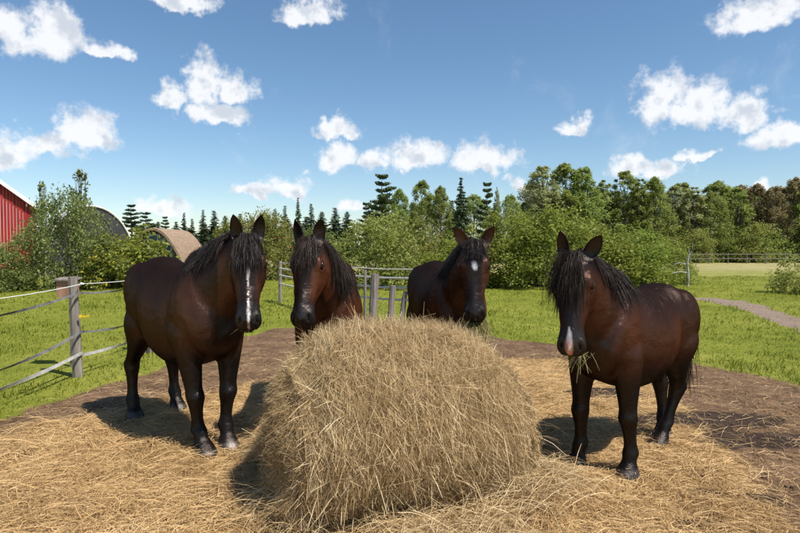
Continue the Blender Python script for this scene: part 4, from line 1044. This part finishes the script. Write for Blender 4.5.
# small shed with a curved tan roof
SY = 28.0
sp = at(154, 230, SY); se = at(190, 262, SY)
hw_ = (se.x-sp.x)*.92
sh = empty('garden_shed', (sp.x, SY, 0)); tag(sh, 'small wooden shed with a curved tan roof behind the blazed horse back', 'shed')
prof = [(f*hw_, sp.z*(1-.10*f-.75*f**2.2)) for f in np.linspace(0, 1, 9)]
def curved(sg, th, y0_, y1_):
    V_ = []; Fs_ = []
    for (x_, z_) in prof: V_ += [(sg*x_, y0_, z_), (sg*x_, y1_, z_), (sg*(x_+th*.6), y1_, z_+th), (sg*(x_+th*.6), y0_, z_+th)]
    for i in range(len(prof)-1):
        for j in range(4): a0 = i*4+j; b0 = i*4+(j+1) % 4; Fs_.append((a0, b0, b0+4, a0+4))
    Fs_ += [(0, 3, 2, 1), tuple(len(V_)-4+k for k in range(4))]; return V_, Fs_
for sg in (-1, 1): MB().add(curved(sg, .10, -.25, 3.6)).build('roof', M['tan'], sh)
nbd = 16
for i in range(nbd):
    xa = -hw_*.86+2*hw_*.86*i/nbd; xb = xa+2*hw_*.86/nbd-.015; zt_ = lambda x_: np.interp(abs(x_), [q_[0] for q_ in prof], [q_[1] for q_ in prof])-.03
    pr = .01*((i*5) % 3)
    MB().add(([(xa, -pr, 0), (xb, -pr, 0), (xb, -pr, zt_(xb)), (xa, -pr, zt_(xa)), (xa, .05, 0), (xb, .05, 0), (xb, .05, zt_(xb)), (xa, .05, zt_(xa))], [(0,1,2,3),(4,7,6,5),(0,4,5,1),(1,5,6,2),(2,6,7,3),(3,7,4,0)])).build('plank', M['wood'], sh)
for (wx, wz, wh, ww) in ((-.05, 1.55, .75, .22), (.62, 1.55, .5, .2)):
    fr = MB(); fr.box(wx-ww, wx+ww, -.07, -.035, wz-.04, wz).box(wx-ww, wx+ww, -.07, -.035, wz+wh, wz+wh+.04).box(wx-ww-.04, wx-ww, -.07, -.035, wz-.04, wz+wh+.04).box(wx+ww, wx+ww+.04, -.07, -.035, wz-.04, wz+wh+.04)
    f_ = fr.build('window', M['white_paint'], sh); MB().box(wx-ww, wx+ww, -.045, -.030, wz, wz+wh).build('pane', M['glass'], f_)

# ------------------------------------------------------------------ plants
def leaves(C, size, r, upb=.75, elong=1.5, droop=None):
    n = len(C); nrm = unit(r.normal(0, 1, (n, 3)) + np.array([0, 0, upb*2])); tdir = unit(np.cross(nrm, r.normal(0, 1, (n, 3))))
    if droop is not None: tdir = unit(droop + .4*r.normal(0, 1, (n, 3))); nrm = unit(np.cross(tdir, r.normal(0, 1, (n, 3))))
    b = np.cross(nrm, tdir); sz = size*(.55+.8*r.random(n))[:, None]
    V = np.stack([C-tdir*sz*elong*.5, C+b*sz*.42, C+tdir*sz*elong*.5, C-b*sz*.42], 1)
    V[:, 1] += nrm*sz*.10; V[:, 3] += nrm*sz*.10
    return V.reshape(-1, 3)
def leaf_mesh(name, V, rnd):
    n = len(V)//4; Q = np.arange(n*4).reshape(-1, 4); return quads_mesh(name, V, Q, dict(rnd=np.repeat(rnd, 4)))
def limb(mb, a, b, r0, r1, seed, k=4, n=5):
    r = np.random.default_rng(seed); a = np.array(a, float); b = np.array(b, float); L = np.linalg.norm(b-a); f = np.linspace(0, 1, k+1)
    P = a+(b-a)*f[:, None] + np.concatenate([np.zeros((1, 3)), r.normal(0, L*.035, (k-1, 3)), np.zeros((1, 3))]) if k > 1 else np.stack([a, b])
    P[:, 2] += .06*L*np.sin(f*math.pi)*-1
    mb.tube(P, r0+(r1-r0)*f, n=n)
MESH = {}
def broadleaf(key, H, Wd, nclus, per, size, seed, clear=.18, top=.5, crad=.16, shape=1.0):
    """trunk mesh + crown mesh with limbs under leaf clusters; metres"""
    r = np.random.default_rng(seed); cl = []; lo = []
    while len(cl) < nclus:
        zz = clear+(1-clear)*r.random()**.68; k = (zz-clear)/(1-clear)
        loc = np.interp(k, [0, .12, top*.7, top, top+(1-top)*.5, .93, 1], [.45, .75, 1, .97, .74-.10*(shape-1), .40, .16])
        rr_ = (.25+.75*r.random()**.5)*loc*Wd*.5*(.8+.35*r.random()); a_ = r.random()*6.283
        cl.append((rr_*math.cos(a_), rr_*math.sin(a_), zz*H)); lo.append(loc)
    cl = np.array(cl); lo = np.array(lo); n = nclus*per
    ci = np.repeat(np.arange(nclus), per); rad = crad*Wd*(.55+.8*r.random(nclus))*(.35+.65*lo)
    off = r.normal(0, 1, (n, 3)); off = unit(off)*(r.random(n)**.5)[:, None]*rad[ci][:, None]*np.array([1, 1, 1.25])
    C = cl[ci]+off
    shade = np.clip(r.random(n)*.75+.25*r.random(nclus)[ci], 0, 1)
    me_c = leaf_mesh('crown', leaves(C, size, r), shade)
    mb = MB(); mb.tube([(0, 0, -.2), (.02*H*r.normal()*.4, .01*H, H*.3), (.02*H*r.normal()*.5, 0, H*.60), (0, 0, H*.84)], [.022*H*.6, .017*H*.6, .010*H*.6, .003*H], 7)
    for k in range(0, nclus, max(1, nclus//26)):
        z0 = cl[k][2]*(.45+.3*r.random()); limb(mb, (0, 0, z0), cl[k], .007*H*.7, .0015*H, seed*100+k, 3, 4)
    MESH[key] = (poly_mesh('trunk', mb.V, mb.F), me_c)
def bush(key, H, Wd, D, nclus, per, size, seed, crad=.2, stems=7, spiky=.0):
    r = np.random.default_rng(seed); cl = []
    while len(cl) < nclus:
        p_ = np.array([r.uniform(-1, 1), r.uniform(-1, 1), r.uniform(0, 1)]); d = np.linalg.norm(p_*np.array([1, 1, .95]))
        if d > 1 or d < .5: continue
        lump = .8+.4*vnoise(np.array([math.atan2(p_[1], p_[0])*1.8+9]), np.array([p_[2]*2.5]), seed)[0]
        cl.append((p_[0]*Wd*.5*lump, p_[1]*D*.5*lump, (.04+.96*p_[2]*lump)*H))
    cl = np.array(cl); n = nclus*per; ci = np.repeat(np.arange(nclus), per)
    rad = crad*H*(.5+.9*r.random(nclus)); off = unit(r.normal(0, 1, (n, 3)))*(r.random(n)**.45)[:, None]*rad[ci][:, None]*np.array([1, 1, .85+spiky])
    C = cl[ci]+off; C[:, 2] = np.maximum(C[:, 2], .03)
    me_c = leaf_mesh('foliage', leaves(C, size, r), np.clip(r.random(n)*.7+.3*r.random(nclus)[ci], 0, 1))
    mb = MB()
    for k in range(stems):
        b = cl[int(r.integers(0, nclus))]; limb(mb, (b[0]*.12, b[1]*.12, -.1), b, .018*H*.5, .004*H, seed*50+k, 3, 5)
    MESH[key] = (poly_mesh('stem', mb.V, mb.F), me_c)
def spruce(key, H, Wd, seed, levels=26, size=.30):
    r = np.random.default_rng(seed); C = []; D = []; mb = MB()
    mb.tube([(0, 0, -.2), (0, 0, H*.5), (0, 0, H*.99)], [.012*H, .008*H, .001*H], 6)
    for l in range(levels):
        z = H*(.07+.92*(l/(levels-1))**.95); rad = Wd*.5*(1-(z/H))**.92*(.75+.45*r.random())+.012*Wd
        nb = int(6+5*(1-z/H))
        for b in range(nb):
            a = r.random()*6.283; L = rad*(.6+.5*r.random()); d = np.array([math.cos(a), math.sin(a), -.28-.15*r.random()+.5*(z/H)])
            if b % 3 == 0: limb(mb, (0, 0, z), d*L*.9+np.array([0, 0, z]), .003*H*.7, .001*H*.6, seed+l*10+b, 2, 3)
            nn_ = max(4, int(L/size*7))
            f = r.random(nn_)**.7; pts = np.array([0, 0, z])+d*L*f[:, None]+r.normal(0, .05*Wd*(.12+.9*(1-z/H)), (nn_, 3))*np.array([1, 1, .5])
            C.append(pts); D.append(np.tile(unit(d+np.array([0, 0, -.3])), (nn_, 1)))
    C = np.concatenate(C); D = np.concatenate(D)
    MESH[key] = (poly_mesh('trunk', mb.V, mb.F), leaf_mesh('crown', leaves(C, size, r, 0, 2.2, D), r.random(len(C))))
def pine(key, H, Wd, seed, levels=11, size=.34, clear=.35, dens=1.0):
    r = np.random.default_rng(seed); C = []; D = []; mb = MB()
    mb.tube([(0, 0, -.2), (.01*H, 0, H*.45), (-.005*H, 0, H*.75), (0, 0, H*.985)], [.016*H, .012*H, .007*H, .0015*H], 7)
    for l in range(levels):
        z = H*(clear+(.97-clear)*l/(levels-1)); k = (z/H-clear)/(1-clear)
        rad = Wd*.5*(1-k*.88)**.8*(.55+.7*r.random())
        for b in range(int(4+2*r.random())):
            a = r.random()*6.283; L = rad*(.55+.6*r.random()); d = np.array([math.cos(a), math.sin(a), .12+.25*r.random()+.2*k]); e_ = d*L+np.array([0, 0, z])
            limb(mb, (0, 0, z), e_, .004*H, .0015*H, seed+l*10+b, 2, 4)
            for tft in np.linspace(.4, 1.0, 5):
                nn_ = int(13*dens); pts = np.array([0, 0, z])+d*L*tft+r.normal(0, .05*Wd*(.35+.75*(1-k)), (nn_, 3))*np.array([1, 1, .30]); C.append(pts); D.append(unit(np.tile(d*.6+np.array([0, 0, .45]), (nn_, 1))+.6*r.normal(0, 1, (nn_, 3))))
    C = np.concatenate(C); D = np.concatenate(D)
    MESH[key] = (poly_mesh('trunk', mb.V, mb.F), leaf_mesh('crown', leaves(C, size, r, 0, 1.9, D), r.random(len(C))))
USED = {}
def plant(name, key, label, cat, group, x, y, sxy=1, sz=1, rz=0, bark='bark', leaf='leaf_tree', parts=('trunk', 'crown')):
    tm, cm_ = MESH[key]
    root = empty(name, (x, y, float(gz(x, y)) if y < 60 else 0), rz); root.scale = (sxy, sxy, sz)
    for me_, mname, pn in ((tm, bark, parts[0]), (cm_, leaf, parts[1])):
        if not me_.materials: me_.materials.append(M[mname])
        o = bpy.data.objects.new(pn, me_); COL.objects.link(o); o.parent = root
        o.material_slots[0].link = 'OBJECT'; o.material_slots[0].material = M[mname]
    tag(root, label, cat, group); return root
# meshes of each kind, 1 unit = metres at a nominal height
broadleaf('b1', 10, 4.8, 150, 80, .135, 101, .06, .45, .11); broadleaf('b2', 10, 4.0, 140, 80, .13, 102, .08, .42, .12, 1.2); broadleaf('b3', 10, 6.0, 160, 76, .145, 103, .05, .6, .105, .3)
broadleaf('p1', 10, 3.4, 130, 66, .12, 104, .08, .4, .115, 1.5); broadleaf('p2', 10, 3.0, 115, 62, .115, 105, .12, .4, .12, 1.4); broadleaf('sap', 4, 1.5, 44, 15, .085, 106, .3, .4, .12, 1.5)
spruce('s1', 10, 3.6, 111, 30, .2); spruce('s2', 10, 3.0, 112, 30, .19); spruce('s3', 10, 4.4, 113, 28, .22)
pine('w1', 12, 6.8, 121, 11, .25, .22, 2.3); pine('w2', 12, 5.6, 122, 11, .25, .22, 2.6)
bush('h1', 3.4, 5.6, 4.5, 150, 80, .098, 131, .16); bush('h2', 3.4, 5.0, 4.5, 140, 80, .098, 132, .16); bush('h3', 3.0, 6.2, 4.6, 150, 80, .096, 133, .18)
bush('a1', 4.0, 6.6, 5.5, 230, 84, .098, 134, .15, 14); bush('g1', 1.6, 3.0, 2.4, 60, 60, .085, 135, .24); bush('y1', 1.8, 2.8, 2.2, 60, 60, .10, 136, .25)

def tree(px, ytop, Y, key, nom, label, leaf, name='tree', cat='tree', group=None, wx=1.0, bark='bark', seed=0):
    top = at(px, ytop, Y); s_ = top.z/nom
    return plant(name, key, label, cat, group, top.x, Y, s_*wx, s_, seed*1.7+px*.1, bark, leaf)
# --- hedge of big bushes in the middle
HG = 'shrubs behind the horses'
for (px, ytop, Y, key, nom, wx, leaf, lab) in [
    (374, 212, 24.5, 'h1', 3.4, .95, 'leaf_olive', 'olive green rounded bush behind the rail fence'),
    (412, 222, 26.5, 'h2', 3.4, .95, 'leaf_olive', 'lower olive bush to the right of the rounded bush'),
    (450, 232, 25.0, 'h3', 3.0, .95, 'leaf_bush', 'green shrub directly behind the starred horse'),
    (505, 216, 25.5, 'h2', 3.4, 1.0, 'leaf_bush', 'dense green shrub just right of the starred horse head'),
    (545, 208, 25.0, 'h1', 3.4, 1.05, 'leaf_bush', 'tallest dense green shrub above the snip horse ears'),
    (590, 216, 26.0, 'h3', 3.0, 1.05, 'leaf_bush', 'wide green shrub above the snip horse withers'),
    (632, 228, 26.0, 'h2', 3.4, 1.05, 'leaf_bush', 'green shrub above the snip horse rump'),
    (664, 240, 27.0, 'h1', 3.4, 1.1, 'leaf_bush', 'last green shrub of the row beside the pale dead post')]:
    tree(px, ytop+5, Y, key, nom, lab, leaf, 'shrub', 'bush', HG, wx)
tree(795, 264, 21.5, 'g1', 1.6, 'small isolated shrub at the right edge by the dirt path', 'leaf_olive', 'shrub', 'bush', None, 1.05)
tree(262, 214, 30, 'h1', 3.4, 'olive bush dotted with orange red berries between two horse heads', 'leaf_olive', 'berry_bush', 'bush', None, .75)
tree(234, 226, 31, 'h2', 3.4, 'green bush behind the blazed horse ears', 'leaf_bush', 'shrub', 'bush', None, .7)
tree(305, 228, 34, 'h3', 3.0, 'dark green bush behind the bay horse ears', 'leaf_apple', 'shrub', 'bush', None, .9)
# --- left: apple bush, sapling, yellow flowers
tree(65, 200, 24.0, 'a1', 4.0, 'large leafy apple bush in front of the red barn', 'leaf_apple', 'apple_bush', 'bush', None, .70)
tree(-2, 243, 22.5, 'h1', 3.4, 'leafy bush cut by the left picture edge', 'leaf_apple', 'shrub', 'bush', None, 1.0)
tree(80, 172, 26, 'sap', 4, 'slim young poplar rising out of the apple bush', 'leaf_apple', 'poplar_sapling', 'tree', None, .8, 'bark')
tree(42, 184, 26, 'sap', 4, 'small sapling top between barn and poplar', 'leaf_apple', 'sapling', 'tree', None, .6)
for (px, yt, Y, wx, lab) in ((103, 250, 23.5, .9, 'yellow flowering weeds at the foot of the hoop building'), (122, 243, 25, .9, 'yellow green tall weeds left of the garden shed'), (129, 231, 25.5, 1.15, 'tall green weeds against the garden shed wall')):
    tree(px, yt, Y, 'y1', 1.8, lab, 'flower_yellow' if px < 110 else 'leaf_bush', 'flowering_weeds' if px < 110 else 'tall_weeds', 'weeds', None, wx)
# --- far trees, left side
FG = 'dark conifers beyond the garden shed'
for (px, yt, Y, k, nom, lf, lab, wx) in [
    (131, 205, 75, 'w2', 12, 'needle_dark', 'broad dark pine beside the hoop building', 1.15), (146, 213, 78, 'w1', 12, 'needle_dark', 'lower dark pine right of the broad pine', 1.0),
    (165, 217, 85, 'w2', 12, 'needle_pine', 'small dark pine above the shed roof', .8), (184, 213, 80, 's1', 10, 'needle_dark', 'dark spruce in the far row behind the blazed horse', .9),
    (192, 219, 84, 's2', 10, 'needle_dark', None, .9), (203, 210, 78, 's2', 10, 'needle_dark', 'tallest narrow spruce behind the blazed horse neck', 1.15), (214, 211, 80, 's1', 10, 'needle_dark', None, .9),
    (225, 216, 84, 's3', 10, 'needle_dark', None, .9), (176, 222, 88, 's3', 10, 'needle_dark', None, 1.0), (158, 222, 90, 's3', 10, 'needle_dark', None, 1.1), (240, 214, 86, 's1', 10, 'needle_dark', None, .9), (252, 217, 88, 's3', 10, 'needle_pine', None, 1.0),
    (275, 209, 84, 's2', 10, 'needle_pine', None, .9), (285, 206, 82, 's2', 10, 'needle_pine', None, .8), (298, 198, 84, 's1', 10, 'needle_pine', 'slim spruce standing above the far row near the bay horse', .65), (311, 204, 86, 's2', 10, 'needle_pine', None, .8), (322, 212, 88, 's3', 10, 'needle_pine', None, 1.0), (335, 208, 88, 's1', 10, 'needle_pine', None, 1.0),
    (347, 212, 84, 's3', 10, 'needle_pine', None, 1.0), (268, 217, 90, 's3', 10, 'needle_dark', None, 1.2), (306, 217, 92, 's3', 10, 'needle_dark', None, 1.4), (205, 224, 92, 's3', 10, 'needle_dark', None, 1.6), (238, 224, 94, 's3', 10, 'needle_dark', None, 1.6), (188, 228, 90, 's3', 10, 'needle_dark', None, 2.0), (222, 229, 90, 's3', 10, 'needle_dark', None, 2.0), (170, 230, 90, 's3', 10, 'needle_dark', None, 2.0), (143, 226, 90, 's3', 10, 'needle_dark', None, 1.8), (256, 228, 90, 's3', 10, 'needle_dark', None, 2.0), (288, 222, 92, 's3', 10, 'needle_dark', None, 1.8)]:
    tree(px, yt, Y, k, nom, lab or 'dark spruce in the far row behind the left horses', lf, 'spruce' if k[0] == 's' else 'pine', 'tree', FG, wx*1.15 if lab else wx*1.9)
# --- far trees, middle
MG = 'trees behind the middle horses'
for (px, yt, Y, k, nom, lf, lab, wx) in [
    (382, 176, 62, 'w1', 12, 'needle_pine', 'tall white pine with open tiers above the bay horse', 1.0), (366, 203, 66, 'w2', 12, 'needle_dark', 'short dark pine beside the tall white pine', .9),
    (400, 190, 66, 'b2', 10, 'leaf_tree', 'leafy tree just right of the tall white pine', .9), (422, 182, 66, 'b1', 10, 'leaf_tree', 'full leafy tree left of the pointed spruce', .9), (441, 187, 64, 'b2', 10, 'leaf_tree', 'narrow leafy tree beside the pointed spruce', .9),
    (461, 178, 62, 's3', 10, 'needle_dark', 'pointed dark spruce above the starred horse', .9), (487, 183, 62, 'w2', 12, 'needle_pine', 'thin open pine right of the pointed spruce', .75),
    (510, 196, 62, 'b3', 10, 'leaf_tree', 'dark rounded tree right of the thin open pine', .85), (497, 188, 70, 'p2', 10, 'leaf_pale', 'bare thin treetop beside the thin open pine', .45),
    (392, 200, 72, 'b3', 10, 'leaf_tree', None, 1.1), (432, 196, 72, 'b3', 10, 'leaf_tree', None, 1.2), (474, 196, 72, 'b3', 10, 'leaf_tree', None, 1.2), (525, 204, 70, 'b1', 10, 'leaf_tree', None, 1.1), (412, 203, 76, 's3', 10, 'needle_pine', None, 1.5), (452, 201, 76, 's3', 10, 'needle_pine', None, 1.5), (372, 209, 76, 's3', 10, 'needle_pine', None, 1.5), (495, 203, 76, 's3', 10, 'needle_pine', None, 1.5)]:
    tree(px, yt, Y, k, nom, lab or 'dark tree filling the row behind the middle horses', lf, {'w': 'pine', 's': 'spruce'}.get(k[0], 'broadleaf_tree'), 'tree', MG, wx)
# --- the wood on the right
WG = 'trees of the wood beyond the field'
rw = random.Random(3)
front = [(543, 166, 'p1', 'leaf_pale', 'pale slender poplar at the start of the right wood', 1.25), (566, 164, 'b2', 'leaf_tree', 'green leafy tree next to the pale slender poplar', 1.0), (584, 168, 'b1', 'leaf_tree', 'broad green tree third along the right wood', .85), (603, 180, 'p2', 'leaf_tree', 'shorter green tree above the wide green shrub', 1.2),
    (625, 171, 'p1', 'leaf_tree', 'tall pointed poplar above the snip horse rump', 1.2), (641, 179, 'p2', 'leaf_tree', 'slim green poplar right of the tall pointed poplar', 1.1), (656, 177, 'b2', 'leaf_tree', 'dense dark green tree left of the pale pair', .8), (676, 186, 'p1', 'leaf_pale', 'pale green tree with light trunk over the dead post', 1.3),
    (694, 187, 'p2', 'leaf_pale', 'second pale green tree right of the dead post', 1.4), (711, 192, 'b3', 'leaf_tree', 'low green tree in front of the dark pine', .7), (720, 181, 'b2', 'leaf_tree', 'dark tall tree standing above its neighbours on the right', .9), (738, 188, 'p1', 'leaf_tree', 'narrow green tree before the brown trees begin', 1.2),
    (758, 184, 'b2', 'leaf_brown', 'brown withered tree at the right of the wood', .9), (775, 187, 'b1', 'leaf_brown', 'wide rusty brown tree beside the withered one', .8), (795, 178, 'b2', 'leaf_brown', 'brown green tall tree at the right picture edge', .9), (818, 178, 'b1', 'leaf_tree', None, 1.0)]
for i, (px, yt, k, lf, lab, wx) in enumerate(front):
    tree(px, yt+1, 68+rw.uniform(-2, 3), k, 10, lab or 'leafy tree in the wood beyond the field', lf, 'broadleaf_tree', 'tree', WG, wx*1.3, 'birch' if i % 3 == 1 else 'bark', i)
for i, px in enumerate(range(536, 850, 13)):
    k = rw.choice(['b1', 'b3', 'b2', 'p1']); lf = rw.choice(['leaf_tree', 'leaf_tree', 'leaf_pale']) if px < 735 else rw.choice(['leaf_brown', 'leaf_brown', 'leaf_tree'])
    tree(px+rw.uniform(-4, 4), rw.uniform(184, 200), 76+rw.uniform(-3, 4), k, 10, 'leafy tree in the second row of the far wood' if lf != 'leaf_brown' else 'brownish tree in the second row of the far wood', lf, 'broadleaf_tree', 'tree', WG, 1.45, 'birch' if i % 4 == 0 else 'bark', i)
for i, px in enumerate(range(540, 850, 21)):
    tree(px+rw.uniform(-4, 4), rw.uniform(222, 234), 66+rw.uniform(-1, 3), rw.choice(['h1', 'h2', 'h3']), 3.4, 'low undergrowth bush at the foot of the far wood', rw.choice(['leaf_tree', 'leaf_olive']) if px < 735 else rw.choice(['leaf_brown', 'leaf_olive', 'leaf_tree']), 'undergrowth_bush', 'bush', 'undergrowth of the far wood', 1.1, seed=i)

# orange berries on the bush between the heads
bb = [o for o in bpy.data.objects if o.name == 'berry_bush'][0]
r = np.random.default_rng(77); nb2 = 420; Cb = unit(r.normal(0, 1, (nb2, 3)))*np.array([2.7, 2.2, 1.9])*(.85+.25*r.random((nb2, 1))) + np.array([0, 0, 1.6]); Cb = Cb[Cb[:, 2] > .3]
mberry = mat_strand('orange_berry', [(0, (.30, .06, .02)), (1, (.55, .18, .05))], .5, .3, .1)
o = link('berries', leaf_mesh('berries', leaves(Cb, .075, r, .3, 1.0), r.random(len(Cb))), mberry, bb); o['kind'] = 'stuff'
